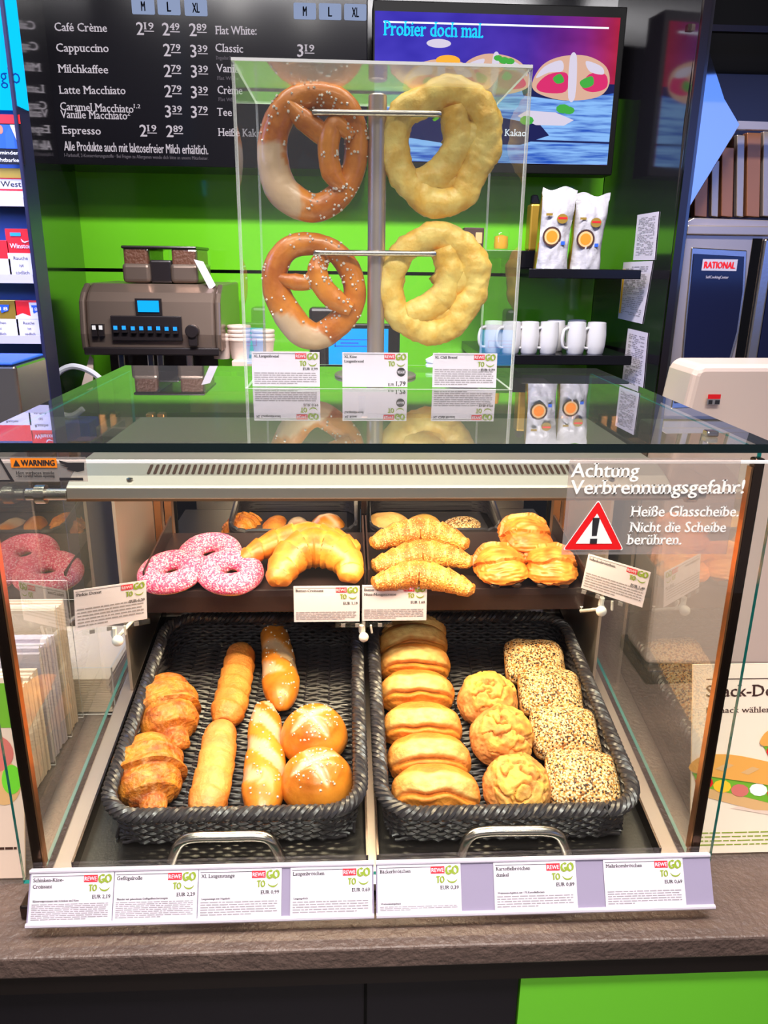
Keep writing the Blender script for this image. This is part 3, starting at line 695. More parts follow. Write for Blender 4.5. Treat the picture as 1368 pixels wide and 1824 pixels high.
# ---------------------------------------------------------------- stuff on the back counter, seen through the clear box
def cup_stack(x, y, z, n, label, r=0.04):
    bm = bmesh.new(); prof = [(r * 0.72, 0), (r * 0.74, 0.004)]
    for i in range(n):
        zz = 0.055 + i * 0.013; prof += [(r * 0.93, zz), (r, zz + 0.003), (r, zz + 0.008), (r * 0.93, zz + 0.011)]
    prof += [(0.001, 0.056 + n * 0.013)]
    lathe(bm, prof, (x, y, z), 24)
    return solid('paper_cup_stack', label, 'paper cups', bm, 'white_plastic', (x, y, z), 'paper cup stacks by the espresso machine', smooth=True)
zc = 1.171
up = thing('cup_riser', 'pale ledge between espresso machine and screen carrying paper cups', 'riser', (-0.22, 2.6, zc))
zr = 1.4043
part(up, 'board', B(-0.36, -0.13, 2.46, 2.75, zr - 0.02, zr), 'white_plastic', bevel=0.003)
part(up, 'support', B(-0.35, -0.14, 2.49, 2.74, zc, zr - 0.0205), 'grey')
for px_, n, lb, rr in ((-0.398, 2, 'short stack of white paper cups beside the espresso machine', 0.035), (-0.3408, 4, 'taller stack of white paper cups left of the clear box edge', 0.038), (-0.2656, 3, 'stack of white paper cups behind the lower salted pretzel', 0.038)):
    cup_stack(px_, 2.52, zr, n, lb, rr)
# till screen behind the pretzel pole
qx0, qz1 = (-0.0535, 1.5144); qx1, qz0 = (0.1252, 1.4081)
ts = thing('till_screen', 'small till monitor with bright blue picture behind the pretzel pole', 'monitor', ((qx0 + qx1) / 2, 2.38, zc))
part(ts, 'housing', B(qx0 - 0.012, qx1 + 0.035, 2.352, 2.38, qz0 - 0.03, qz1 + 0.014), 'counter_edge', bevel=0.004)
bm = B(qx0, qx1, 2.350, 2.353, qz0, qz1)
part(ts, 'screen', bm, 'screen_blue', label='bright blue picture')
fm = face_mat((qx0, 2.3494, qz0)); bm = bmesh.new()
for a, b, c, d in ((0.10, 0.75, 0.50, 0.53), (0.10, 0.75, 0.68, 0.71), (0.10, 0.12, 0.5, 0.71), (0.73, 0.75, 0.5, 0.71), (0.2, 0.5, 0.58, 0.62)):
    rect(bm, fm, a * (qx1 - qx0), b * (qx1 - qx0), c * (qz1 - qz0), d * (qz1 - qz0))
part(ts, 'screen_marks', bm, 'blue')
part(ts, 'stand', B((qx0 + qx1) / 2 - 0.03, (qx0 + qx1) / 2 + 0.03, 2.36, 2.44, zc, qz0 - 0.031), 'counter_edge', bevel=0.003)
gx0, gz1 = (-0.1178, 1.5656); gx1, gz0 = (-0.0624, 1.4938)
bm = B(gx0, gx1 + 0.06, 2.5, 2.58, zc, gz1); solid('card_terminal', 'dark boxy device standing behind the lower salted pretzel', 'device', bm, 'machine_dark', (gx0, 2.54, zc), bevel=0.01)
cpx, cpz = (0.2734, 1.4248)
bm = bmesh.new()
prof = [(0.03, 0)]
for i in range(9): prof += [(0.036, 0.14 + i * 0.014), (0.039, 0.142 + i * 0.014), (0.039, 0.148 + i * 0.014), (0.036, 0.15 + i * 0.014)]
prof += [(0.001, 0.28)]
lathe(bm, prof, (cpx, 2.3, zc), 24)
solid('paper_cup_stack', 'blue and white striped cups stacked behind the cheese pretzel', 'paper cups', bm, 'white', (cpx, 2.3, zc), 'paper cup stacks by the espresso machine', smooth=True)
ux, uz = (0.3598, 1.4977)
bm = bmesh.new(); lathe(bm, [(0.018, 0), (0.02, 0.1), (0.02, 0.17), (0.012, 0.2), (0.012, 0.24), (0.001, 0.241)], (ux, 2.32, zc), 18)
solid('bottle', 'slim white bottle behind the right side of the clear box', 'bottle', bm, 'white_plastic', (ux, 2.32, zc), smooth=True)
tx_, tz_ = (0.4895, 1.5389)
bm = bmesh.new(); box(bm, tx_ - 0.05, tx_ + 0.03, 2.35, 2.41, zc, zc + 0.17); solid('napkin_box', 'pale box in front of the mugs behind the display box', 'box', bm, 'paper_beige', (tx_, 2.38, zc), bevel=0.004)
kx_, kz_ = (-0.1664, 1.5202)
cbx, cbz = (-0.2749, 1.3959)
bm = bmesh.new(); lathe(bm, [(0.05, 0), (0.055, 0.02), (0.055, 0.20), (0.05, 0.215), (0.001, 0.216)], (cbx + 0.06, 2.4, zc), 24)
solid('canister', 'round pale canister standing behind the left pretzel', 'canister', bm, 'satin_steel', (cbx + 0.06, 2.4, zc), smooth=True)

# ---------------------------------------------------------------- cigarette rack at the left
RY = 1.80
rk = thing('cigarette_rack', 'dark blue cigarette rack at the left edge with lit cyan header', 'rack', (-0.95, RY, 0))
rx1 = -0.6766
part(rk, 'side_panel', B(rx1 - 0.008, rx1, RY - 0.008, RY + 0.064, 0, 2.6), 'navy_panel', bevel=0.002)
part(rk, 'back_panel', B(-1.5, rx1 - 0.0085, RY + 0.058, RY + 0.064, 0, 2.6), 'dark_blue')  # raised blue of this panel stands for blue light in the rack
hz0 = 2.0004
part(rk, 'header', B(-1.5, -0.6738, RY, RY + 0.055, hz0, 2.6), 'sign_cyan', label='lit cyan header')
bm = bmesh.new()
tp, tq = [(-0.7039, 2.0409), (-0.6691, 2.0417)]
text(bm, 'glo', face_mat((tp[0], RY - 0.0012, tp[1])), 0, 0, 0.030, 0.040, 0.0)
part(rk, 'header_lettering', bm, 'sign_blue_text')
shelf_z = []
for i, (zz) in enumerate([1.8183, 1.6612, 1.5308, 1.411, 1.2753]):
    part(rk, 'shelf', B(-1.5, rx1 - 0.0085, RY, RY + 0.0575, zz - 0.012, zz), 'navy_panel')
    part(rk, 'shelf_edge', B(-1.5, rx1 - 0.0085, RY - 0.006, RY - 0.0005, zz - 0.012, zz + 0.006), 'rail_clear')
    shelf_z.append(zz)
def pack(px0, px1, ytop, sh, label, style, dy=0.0):
    """one cigarette box standing on rack shelf sh"""
    x0, x1, z0, z1 = px0, min(px1, rx1 - 0.0095), shelf_z[sh] + 0.0005, ytop
    y = RY + 0.012 + dy
    root = thing('cigarette_pack', label, 'cigarette pack', ((x0 + x1) / 2, y, z0), 'cigarette packs in the rack')
    main = {'red': 'red', 'gold': 'gold_foil', 'photo': 'counter_black', 'blue': 'cyan', 'yellow': 'yellow'}[style]
    part(root, 'box', B(x0, x1, y, y + 0.03, z0, z1), main, bevel=0.001)
    F_ = face_mat((x0, y - 0.0008, z0)); w = x1 - x0; h = z1 - z0; bm = bmesh.new()
    mats = ['paper', 'ink', 'red', 'cyan', 'skin_tone', 'gold_foil', 'blue']
    if style in ('red', 'gold'):
        rect(bm, F_, 0, w, 0, h * 0.5, 0)
        for k, s in enumerate(('Rauchen' if px1 < rx1 - 0.01 else 'Rauche', 'ist', 'tödlich')):
            text(bm, s, F_, w / 2, h * (0.36 - k * 0.15), h * 0.075, None, 0.0, 1, 'C', 0.0005)
    return root, F_, w, h, bm, mats
PK = [((-0.7401, 1.6657), (-0.6556, 1.7622)), ((-0.8223, 1.6647), (-0.7363, 1.7381)), ((-0.7403, 1.5349), (-0.6567, 1.6116)), ((-0.8195, 1.5343), (-0.7363, 1.612)), ((-0.7403, 1.822), (-0.6737, 1.8828)), ((-0.8108, 1.8209), (-0.7344, 1.8817)), ((-0.7448, 1.4134), (-0.6813, 1.4879)), ((-0.8043, 1.4131), (-0.739, 1.4875)), ((-0.7867, 1.2797), (-0.6924, 1.385)), ((-0.777, 1.8919), (-0.6767, 1.9846))]
r, F_, w, h, bm, ms = pack(PK[0][0][0], PK[0][1][0], PK[0][1][1], 1, 'red and white cigarette pack lettered below a white bird', 'red')
rect(bm, F_, w * 0.2, w * 0.62, h * 0.85, h * 0.92, 3, 0.0005); text(bm, 'Winston', F_, w * 0.14, h * 0.60, h * 0.10, w * 0.86, 0.02, 0, 'L', 0.0005)
flatpoly(bm, F_, [(w * 0.6, h * 0.80), (w * 0.72, h * 0.74), (w * 0.95, h * 0.76), (w * 0.75, h * 0.71), (w * 0.64, h * 0.73)], 0, 0.0005)
part(r, 'printing', bm, ms, label='white warning panel and brand lettering')
r, F_, w, h, bm, ms = pack(PK[1][0][0], PK[1][1][0], PK[1][1][1], 1, 'red cigarette pack cut by the left picture edge, same shelf', 'red')
part(r, 'printing', bm, ms)
r, F_, w, h, bm, ms = pack(PK[2][0][0], PK[2][1][0], PK[2][1][1], 2, 'red and white cigarette pack with blue 18 badge at right', 'red')
flatpoly(bm, F_, [(w * 0.6, h * 0.95), (w, h * 0.95), (w, h * 0.5), (w * 0.0, h * 0.5), (w * 0.0, h * 0.58), (w * 0.3, h * 0.66), (w * 0.62, h * 0.58)], 0, 0.0003)
flatpoly(bm, F_, [(w * 0.68, h * 0.88), (w * 0.98, h * 0.88), (w * 0.95, h * 0.72), (w * 0.75, h * 0.66)], 6, 0.0008); text(bm, '18', F_, w * 0.72, h * 0.73, h * 0.09, w * 0.2, 0.02, 0, 'L', 0.001)
part(r, 'printing', bm, ms, label='white chevron, blue badge and warning panel')
r, F_, w, h, bm, ms = pack(PK[3][0][0], PK[3][1][0], PK[3][1][1], 2, 'gold cigarette pack with blue 18 badge on the rack', 'gold')
flatpoly(bm, F_, [(w * 0.52, h * 0.88), (w * 0.82, h * 0.88), (w * 0.78, h * 0.72), (w * 0.6, h * 0.66)], 6, 0.0008); text(bm, '18', F_, w * 0.57, h * 0.73, h * 0.09, w * 0.2, 0.02, 0, 'L', 0.001)
part(r, 'printing', bm, ms)
r, F_, w, h, bm, ms = pack(PK[4][0][0], PK[4][1][0], PK[4][1][1], 0, 'yellow topped tobacco pack with white name plate on the top shelf', 'yellow')
rect(bm, F_, 0, w, h * 0.15, h * 0.70, 2, 0.0003); rect(bm, F_, 0, w, 0, h * 0.30, 0, 0.0004); rect(bm, F_, w * 0.03, w * 0.93, h * 0.36, h * 0.66, 0, 0.0006); text(bm, 'West', F_, w * 0.10, h * 0.43, h * 0.17, w * 0.78, 0.03, 1, 'L', 0.001)
part(r, 'printing', bm, ms, label='red band with white name plate')
r, F_, w, h, bm, ms = pack(PK[6][0][0], PK[6][1][0], PK[6][1][1], 3, 'dark pack with orange photo and turquoise lower half', 'photo')
rect(bm, F_, 0, w, 0, h * 0.34, 3, 0.0003); rect(bm, F_, 0, w, h * 0.34, h * 0.42, 5, 0.0004); disc(bm, F_, w * 0.68, h * 0.18, w * 0.18, w * 0.16, 2, 0.0007); disc(bm, F_, w * 0.4, h * 0.8, w * 0.32, h * 0.16, 4, 0.0006)
for k in range(3): text(bm, ('Rauchen', 'verursacht', 'Schlaganfall')[k], F_, w * 0.1, h * (0.59 - k * 0.06), h * 0.035, w * 0.6, 0.0, 0, 'L', 0.001)
part(r, 'printing', bm, ms, label='health warning photo')
r, F_, w, h, bm, ms = pack(PK[7][0][0], PK[7][1][0], PK[7][1][1], 3, 'narrow pack with a warning photo half behind the steel canister', 'photo')
rect(bm, F_, 0, w, 0, h * 0.35, 0, 0.0003); disc(bm, F_, w * 0.6, h * 0.78, w * 0.34, h * 0.17, 4, 0.0006); rect(bm, F_, 0, w, h * 0.35, h * 0.43, 5, 0.0004)
part(r, 'printing', bm, ms)
r, F_, w, h, bm, ms = pack(PK[8][0][0], PK[8][1][0], PK[8][1][1], 4, 'yellow and red pack behind the corner of the glass top', 'yellow')
rect(bm, F_, 0, w, h * 0.35, h * 0.85, 2, 0.0003); rect(bm, F_, w * 0.3, w * 0.95, h * 0.45, h * 0.70, 0, 0.0006); text(bm, 'West', F_, w * 0.36, h * 0.5, h * 0.12, w * 0.5, 0.03, 1, 'L', 0.001)
part(r, 'printing', bm, ms)
# poster card with the people photo under the header
pz = [(-0.7615, 1.8888), (-0.673, 1.983)]
bm = B(pz[0][0], pz[1][0], RY - 0.003, RY - 0.0006, pz[0][1], pz[1][1])
po = thing('warning_poster', 'dark poster with red top and people photo below the cyan header', 'poster', (pz[0][0], RY, pz[0][1]))
part(po, 'card', bm, 'counter_black')
w = pz[1][0] - pz[0][0]; h = pz[1][1] - pz[0][1]; F_ = face_mat((pz[0][0], RY - 0.0036, pz[0][1])); bm = bmesh.new()
rect(bm, F_, 0, w, h * 0.82, h, 0); rect(bm, F_, w * 0.3, w * 0.93, h * 0.32, h * 0.8, 1, 0.0002)
flatpoly(bm, F_, [(w * 0.6, h * 0.32), (w * 0.62, h * 0.62), (w * 0.72, h * 0.75), (w * 0.8, h * 0.6), (w * 0.82, h * 0.32)], 2, 0.0004); disc(bm, F_, w * 0.52, h * 0.7, w * 0.06, h * 0.09, 3, 0.0005)
flatpoly(bm, F_, [(w * 0.75, h * 0.8), (w * 0.93, h * 0.8), (w * 0.93, h * 0.4), (w * 0.86, h * 0.5)], 4, 0.0004)
part(po, 'photo', bm, ['red', 'dark_blue', 'blue', 'skin_tone', 'paper_beige'])
bm = bmesh.new(); text(bm, 'mindern', F_, w * 0.44, h * 0.20, h * 0.075, w * 0.5, 0.01); text(bm, 'fruchtbarkeit', F_, w * 0.20, h * 0.05, h * 0.075, w * 0.74, 0.01)
part(po, 'lettering', bm, 'white')
# steel canister in front of the rack
cx_ = [(-0.6786, 1.45, 1.4008), (-0.5982, 1.45, 1.5135), (-0.6046, 1.45, 1.4169)]
bm = bmesh.new(); x0, x1 = cx_[0][0] - 0.02, cx_[2][0]
hexa(bm, [Vector(p) for p in ((x0, 1.45, 0.9), (x1, 1.45, 0.9), (x1, 1.60, 0.9), (x0, 1.60, 0.9))], [Vector(p) for p in ((x0, 1.45, cx_[1][2]), (x1, 1.45, cx_[1][2]), (x1, 1.60, cx_[1][2]), (x0, 1.60, cx_[1][2]))])
dsp = thing('steel_dispenser', 'steel box dispenser standing left of the glass case', 'dispenser', (x1 - 0.05, 1.5, 0.9))
part(dsp, 'body', bm, 'steel', bevel=0.005)
part(dsp, 'blue_lid', B(x0, x1 - 0.004, 1.448, 1.6, cx_[1][2] + 0.0005, cx_[1][2] + 0.006), 'blue', bevel=0.003, label='blue lid')
# blue carton behind the case seen through its glass
bc = [(-0.868, 2.34, 1.1392), (-0.7807, 2.34, 1.2317)]
bm = B(bc[0][0], bc[1][0], 2.34, 2.44, 1.1705, bc[1][2]); solid('carton', 'deep blue carton on the back counter left of the espresso machine', 'carton', bm, 'blue_box', (bc[0][0], 2.39, 1.1705), bevel=0.004)

# ---------------------------------------------------------------- combi oven with hood at the right
OY = 2.38
ov = thing('combi_oven', 'stainless combi oven with dark control panel at the right', 'oven', (1.3, 2.5, 0))
ox0 = 1.004
oz1 = 1.7968
part(ov, 'body', B(ox0, 1.85, OY, 2.9, 0.2, oz1), 'satin_steel', bevel=0.006)
part(ov, 'base', B(ox0 + 0.02, 1.83, OY + 0.03, 2.88, 0.0, 0.1995), 'black_gap')
part(ov, 'top_rim', B(ox0, 1.86, OY - 0.012, OY + 0.03, oz1 - 0.004, oz1 + 0.022), 'satin_steel', bevel=0.003)
cp = [(1.0349, 2.376, 1.7392), (1.1903, 2.376, 1.7332), (1.2014, 2.376, 1.6313), (1.2022, 2.376, 1.5147), (1.1891, 2.376, 1.4152), (1.0564, 2.376, 1.3233), (1.0477, 2.376, 1.4281), (1.0417, 2.376, 1.5636), (1.0386, 2.376, 1.6622)]
cen = sum((Vector(p) for p in cp), Vector()) / len(cp)
bm = bmesh.new(); prism(bm, [cen + (Vector(p) - cen) * 1.10 for p in cp], (0, 0.012, 0))
part(ov, 'panel_bezel', bm, 'steel', bevel=0.003)
bm = bmesh.new(); prism(bm, [Vector(p) + Vector((0, -0.003, 0)) for p in cp], (0, 0.004, 0))
pn = part(ov, 'control_panel', bm, 'oven_glass', bevel=0.001, label='dark blue glass control panel')
a, b, c = [(1.0646, 1.6916), (1.1718, 1.6897), (1.1205, 1.6746)]
bm = bmesh.new(); fm = face_mat((a[0], 2.3722, a[1])); ww = b[0] - a[0]
rect(bm, fm, 0, ww, 0, 0.033, 0); text(bm, 'RATIONAL', fm, ww * 0.06, 0.007, 0.019, ww * 0.88, 0.045, 1, 'L', 0.0006)
text(bm, 'SelfCookingCenter', fm, ww * 0.15, -0.022, 0.008, ww * 0.65, 0.01, 0, 'L', 0.0006)
part(ov, 'badge', bm, ['rail_clear', 'red'], label='white badge with red lettering')
dx = [(1.2117, 1.7605), (1.2323, 1.7608), (1.243, 1.3242)]
part(ov, 'door_gap', B(dx[0][0], dx[1][0] + 0.008, OY - 0.003, OY + 0.01, 0.3, oz1 - 0.012), 'black_gap')
part(ov, 'door_edge', B(dx[1][0] + 0.010, dx[1][0] + 0.045, OY - 0.012, OY + 0.01, 0.3, oz1 - 0.012), 'steel', bevel=0.006)
part(ov, 'door', B(dx[1][0] + 0.047, 1.84, OY - 0.008, OY + 0.01, 0.3, oz1 - 0.012), 'oven_glass', bevel=0.003)
hd = thing('extractor_hood', 'steel extractor hood with slanted side plate above the oven', 'hood', (1.3, 2.6, oz1 + 0.03))
HP = [(1.003, 2.37, 2.2698), (1.0636, 2.37, 2.1529), (1.1174, 2.37, 2.0883), (0.973, 2.37, 1.8136), (0.9621, 2.37, 1.8196), (0.9553, 2.37, 2.0952), (0.9609, 2.37, 2.2537)]
bm = bmesh.new(); prism(bm, HP, (0.006, 0.012, 0)); part(hd, 'side_plate', bm, 'mirror_steel', label='mirror bright slanted side plate')
FB = [(1.1267, 2.4, 2.1033), (1.3013, 2.4, 2.1009), (1.3048, 2.4, 2.0819), (1.1252, 2.4, 2.0814)]
bm = bmesh.new(); prism(bm, FB, (0, 0.02, 0)); part(hd, 'front_rail', bm, 'satin_steel')
BF = [[(1.0526, 2.48, 1.9768), (1.0943, 2.48, 1.976), (1.1077, 2.48, 1.8476), (1.0685, 2.48, 1.8503)], [(1.0999, 2.48, 2.0087), (1.1243, 2.48, 2.0076), (1.1429, 2.48, 1.8482), (1.1213, 2.48, 1.8511)], [(1.1256, 2.48, 2.0446), (1.1637, 2.48, 2.0438), (1.1887, 2.48, 1.8488), (1.153, 2.48, 1.8515)], [(1.1668, 2.48, 2.079), (1.191, 2.48, 2.0779), (1.2223, 2.48, 1.8493), (1.2006, 2.48, 1.8523)], [(1.1966, 2.48, 2.0856), (1.2397, 2.48, 2.0849), (1.2736, 2.48, 1.8501), (1.2324, 2.48, 1.8527)], [(1.2458, 2.48, 2.0896), (1.3147, 2.48, 2.0894), (1.3517, 2.48, 1.8513), (1.2837, 2.48, 1.8535)]]
for k, q in enumerate(BF):
    bm = bmesh.new(); prism(bm, q, (0, 0.02 if k % 2 else 0.03, 0)); part(hd, 'baffle', bm, 'warm_reflection_baffle' if k % 2 == 0 else 'satin_steel', bevel=0.002)
part(hd, 'filter_back', B(HP[3][0], 1.85, 2.53, 2.55, oz1 + 0.025, 2.25), 'dark_steel')
q = [(0.9792, 2.385, 1.8143), (1.0265, 2.385, 1.8399), (1.3412, 2.385, 1.8351), (1.348, 2.385, 1.7975), (0.9816, 2.385, 1.7955)]
bm = bmesh.new(); prism(bm, q, (0, 0.05, 0)); part(hd, 'lower_sill', bm, 'satin_steel', bevel=0.002)
tp = [(0.948, 2.3384), (1.2744, 2.3367)]
part(hd, 'upper_rail', B(tp[0][0], 1.9, 2.40, 2.42, tp[0][1] - 0.012, tp[0][1] + 0.004), 'dark_steel')
part(hd, 'canopy', B(tp[0][0], 1.9, 2.56, 2.92, oz1 + 0.03, 2.9), 'black_gap')

# ---------------------------------------------------------------- white appliance and red flyer behind the right end of the case
wd = thing('white_appliance', 'glossy white rounded appliance back standing right of the case', 'appliance', (0.75, 1.42, 0.9))
q = [(0.6033, 1.36, 0.9325), (0.5991, 1.36, 1.327), (0.6219, 1.36, 1.5167), (0.6273, 1.36, 1.5297), (0.6399, 1.36, 1.5348), (0.871, 1.36, 1.5363), (1.0159, 1.36, 0.9204)]
bm = bmesh.new(); prism(bm, q, (0, 0.12, 0)); part(wd, 'shell', bm, 'white_plastic', bevel=0.012, seg=3)
fx = [(0.6461, 1.355, 1.4834), (0.6698, 1.355, 1.4835), (0.6738, 1.355, 1.457), (0.6499, 1.355, 1.4569)]
bm = bmesh.new(); fm = face_mat(fx[3]); ww = fx[1][0] - fx[0][0]; hh = fx[0][2] - fx[3][2]
rect(bm, fm, 0, ww, hh * 0.68, hh, 0, 0.002); rect(bm, fm, 0, ww, hh * 0.3, hh * 0.66, 1, 0.002); rect(bm, fm, ww * 0.1, ww * 0.4, hh * 0.34, hh * 0.6, 2, 0.0025); rect(bm, fm, ww * 0.6, ww * 0.95, hh * 0.34, hh * 0.6, 2, 0.0025)
part(wd, 'sticker', bm, ['red', 'grey', 'ink'], label='small red and dark sticker')
part(wd, 'foot_plate', B(0.60, 1.1, 1.34, 1.50, 0.9005, q[0][2] - 0.001), 'dark_steel', bevel=0.003)
q = [(0.6405, 1.5, 1.4732), (0.7048, 1.5, 1.4769), (0.7191, 1.5, 1.4172), (0.6558, 1.5, 1.417)]
fl = thing('flyer', 'pink flyer with red print leaning behind the white appliance', 'flyer', (q[3][0], 1.51, 0.9))
bm = bmesh.new(); prism(bm, [Vector(q[0]), Vector(q[1]), Vector((q[1][0], 1.515, 0.9)), Vector((q[0][0], 1.515, 0.9))], (0, 0.003, 0)); part(fl, 'sheet', bm, 'paper_beige')
bm = bmesh.new(); q2 = [(0.6598, 1.497, 1.438), (0.6782, 1.497, 1.4538), (0.7009, 1.497, 1.4628), (0.7078, 1.497, 1.4461), (0.7065, 1.497, 1.4234), (0.685, 1.497, 1.429)]
poly(bm, q2); part(fl, 'red_print', bm, 'red', label='red print')

# ---------------------------------------------------------------- shop counter
ct = thing('shop_counter', 'long dark brown counter carrying the glass bakery case', 'counter', (0.1, 1.1, 0))
part(ct, 'worktop', B(-1.7, 1.9, 0.733, 1.75, 0.868, 0.90), 'counter_brown', bevel=0.003)
part(ct, 'apron', B(-1.7, 1.9, 0.738, 1.72, 0.838, 0.8675), 'counter_edge')
gx, gz = (0.2212, 0.8318)
part(ct, 'front_panel', B(-1.7, gx - 0.002, 0.748, 1.70, 0.02, 0.8375), 'counter_black')
part(ct, 'front_panel', B(gx, 1.9, 0.744, 1.70, 0.02, 0.8372), 'green_panel', label='glossy light green panel')
part(ct, 'panel_joint', B(0.02, 0.024, 0.7465, 0.7479, 0.02, 0.8375), 'black_gap')
part(ct, 'plinth', B(-1.7, 1.9, 0.80, 1.68, 0.0005, 0.0195), 'black_gap')

# ---------------------------------------------------------------- glass display case
SL = 0.172
def deck(y): return 0.932 + SL * (y - 0.885)
def sheet(bm, x0, x1, y0, y1, z0, z1, axis):
    """a glass sheet: clear on its two faces, green on its edges"""
    n0 = len(bm.faces); box(bm, x0, x1, y0, y1, z0, z1, 1); bm.faces.ensure_lookup_table()
    for f in list(bm.faces)[n0:]:
        f.normal_update()
        if abs(f.normal[axis]) > 0.9: f.material_index = 0
CX0, CX1 = -0.403, 0.468
dc = thing('display_case', 'heated glass bakery case on the counter full of bread rolls', 'display case', (0.033, 1.1, 0.90))
bm = bmesh.new()
hexa(bm, [Vector(p) for p in ((CX0 + 0.008, 0.815, 0.908), (CX1 - 0.008, 0.815, 0.908), (CX1 - 0.008, 1.47, 0.908), (CX0 + 0.008, 1.47, 0.908))],
         [Vector(p) for p in ((CX0 + 0.008, 0.815, deck(0.815)), (CX1 - 0.008, 0.815, deck(0.815)), (CX1 - 0.008, 1.47, deck(1.47)), (CX0 + 0.008, 1.47, deck(1.47)))])
part(dc, 'base', bm, 'satin_steel', bevel=0.002)
for fx_ in (CX0 - 0.012, CX1 - 0.012):
    for fy in (0.79, 1.42):
        bm = bmesh.new(); box(bm, fx_, fx_ + 0.024, fy, fy + 0.03, 0.9003, 0.922, 0)
        part(dc, 'foot', bm, 'dark_steel', bevel=0.003)
bm = bmesh.new(); sheet(bm, CX0 - 0.004, CX1 + 0.006, 0.796, 0.802, 0.953, 1.497, 1)
fg = part(dc, 'front_glass', bm, ['glass', 'teal_edge'], label='clear front pane with teal edges')
part(fg, 'polished_edge', B(CX0 - 0.004, CX1 + 0.006, 0.7955, 0.8025, 1.4972, 1.4995), 'acrylic_edge')
for nm, x in (('left', CX0), ('right', CX1 - 0.005)):
    bm = bmesh.new(); n0 = 0
    hexa(bm, [Vector(p) for p in ((x, 0.826, 0.932), (x + 0.005, 0.826, 0.932), (x + 0.005, 1.455, 1.035), (x, 1.455, 1.035))], [Vector(p) for p in ((x, 0.826, 1.505), (x + 0.005, 0.826, 1.505), (x + 0.005, 1.455, 1.505), (x, 1.455, 1.505))], 1)
    for f in bm.faces:
        f.normal_update()
        if abs(f.normal.x) > 0.9: f.material_index = 0
    part(dc, 'side_glass', bm, ['side_glass', 'teal_edge'])
bm = bmesh.new(); sheet(bm, CX0 - 0.006, CX1 + 0.008, 0.812, 1.458, 1.505, 1.515, 2)
part(dc, 'top_glass', bm, ['top_glass', 'dark_edge'], label='clear glass top with dark polished edge', bevel=0)
for a, b in ((CX0 + 0.0055, CX0 + 0.0185), (CX1 - 0.0175, CX1 - 0.0055)):
    bm = bmesh.new(); box(bm, a, b, 0.805, 0.818, 0.94, 1.50, 0)
    part(dc, 'corner_post', bm, 'bronze_steel', bevel=0.002)
    bm = bmesh.new(); box(bm, a + (0.0132 if a < 0 else -0.0025), a + (0.0155 if a < 0 else -0.0002), 0.806, 0.816, 0.97, 1.49, 0)
    part(dc, 'post_reflection_strip', bm, 'copper_frame')  # strip added in copper for the orange reflection on the post
part(dc, 'glass_clip', B(0.412, 0.426, 0.846, 0.86, 1.5152, 1.522), 'steel', bevel=0.002)
# hood with vents and lamps
HX0, HX1 = -0.347, 0.417
prof = [(0.930, 1.4155), (0.930, 1.4315), (0.934, 1.4335), (0.953, 1.4410), (0.986, 1.4490), (1.30, 1.4490), (1.30, 1.4150)]
bm = bmesh.new(); hexa(bm, [Vector((HX0, y, z)) for y, z in prof], [Vector((HX1, y, z)) for y, z in prof])
hood = part(dc, 'lamp_hood', bm, 'hood_steel', bevel=0.0012)
bm = bmesh.new(); n = 70; w0, w1 = -0.252, 0.300; dirv = Vector((0, 0.033, 0.008)).normalized(); nrm = Vector((0, -dirv.z, dirv.y))
for i in range(n):
    x = w0 + (w1 - w0) * i / (n - 1); c = Vector((x, 0.9685, 1.4448)) + nrm * 0.0008
    pts = [c + Vector((0.0021 * cos(t), 0, 0)) + dirv * (0.0105 * (1 if sin(t) > 0 else -1) + 0.0021 * sin(t)) for t in [tau * k / 12 for k in range(12)]]
    poly(bm, pts)
part(hood, 'vent_slots', bm, 'brown_dark', label='row of narrow dark vent slots')
bm = bmesh.new(); box(bm, HX0, HX1, 0.9285, 0.9298, 1.4145, 1.4175); part(hood, 'edge_reflection_strip', bm, 'copper_frame')  # thin copper strip added for the orange reflection along the hood edge
for lx in (-0.22, 0.033, 0.286):
    bm = bmesh.new(); cyl(bm, (lx - 0.09, 1.03, 1.408), (lx + 0.09, 1.03, 1.408), 0.005, 12); part(hood, 'heat_lamp', bm, 'lamp_glow', smooth=True)
for lx in (HX0 + 0.075, HX1 - 0.075):
    bm = bmesh.new(); lathe(bm, [(0.004, 0), (0.004, 0.002), (0.001, 0.003)], (lx, 0.944, 1.4378), 12); part(hood, 'screw', bm, 'steel', smooth=True)
for a, b in ((CX0 + 0.006, HX0), (HX1, CX1 - 0.006)):
    bm = bmesh.new(); cyl(bm, (a, 0.935, 1.422), (b, 0.935, 1.422), 0.0075, 16); cyl(bm, (a + (0.012 if a < 0 else b - a - 0.024), 0.935, 1.422), (a + (0.024 if a < 0 else b - a - 0.012), 0.935, 1.422), 0.012, 16)
    part(dc, 'hood_pin', bm, 'steel', smooth=True)
# rear wall of the case: doors set back behind the mirror-image stand-ins, bronze frames, steel side linings
for a, b in ((-0.335, 0.026), (0.040, 0.402)):
    d = part(dc, 'rear_door', B(a, b, 1.655, 1.66, 1.03, 1.46), 'steel', label='steel door at the back of the case')
    bm = bmesh.new(); box(bm, a, b, 1.438, 1.4445, 1.385, 1.43); box(bm, a, a + 0.005, 1.438, 1.4445, 1.18, 1.384); box(bm, b - 0.005, b, 1.438, 1.4445, 1.18, 1.384)
    part(d, 'door_frame', bm, 'black_gap')
part(dc, 'stand_in_ledge', B(-0.36, 0.425, 1.415, 1.654, 1.160, 1.172), 'tray_black')  # ledge added to carry the stand-in baskets
part(dc, 'rear_roof', B(-0.36, 0.425, 1.456, 1.66, 1.461, 1.468), 'dark_steel')
part(dc, 'centre_post', B(0.0275, 0.0385, 1.41, 1.452, 1.03, 1.43), 'dark_steel')
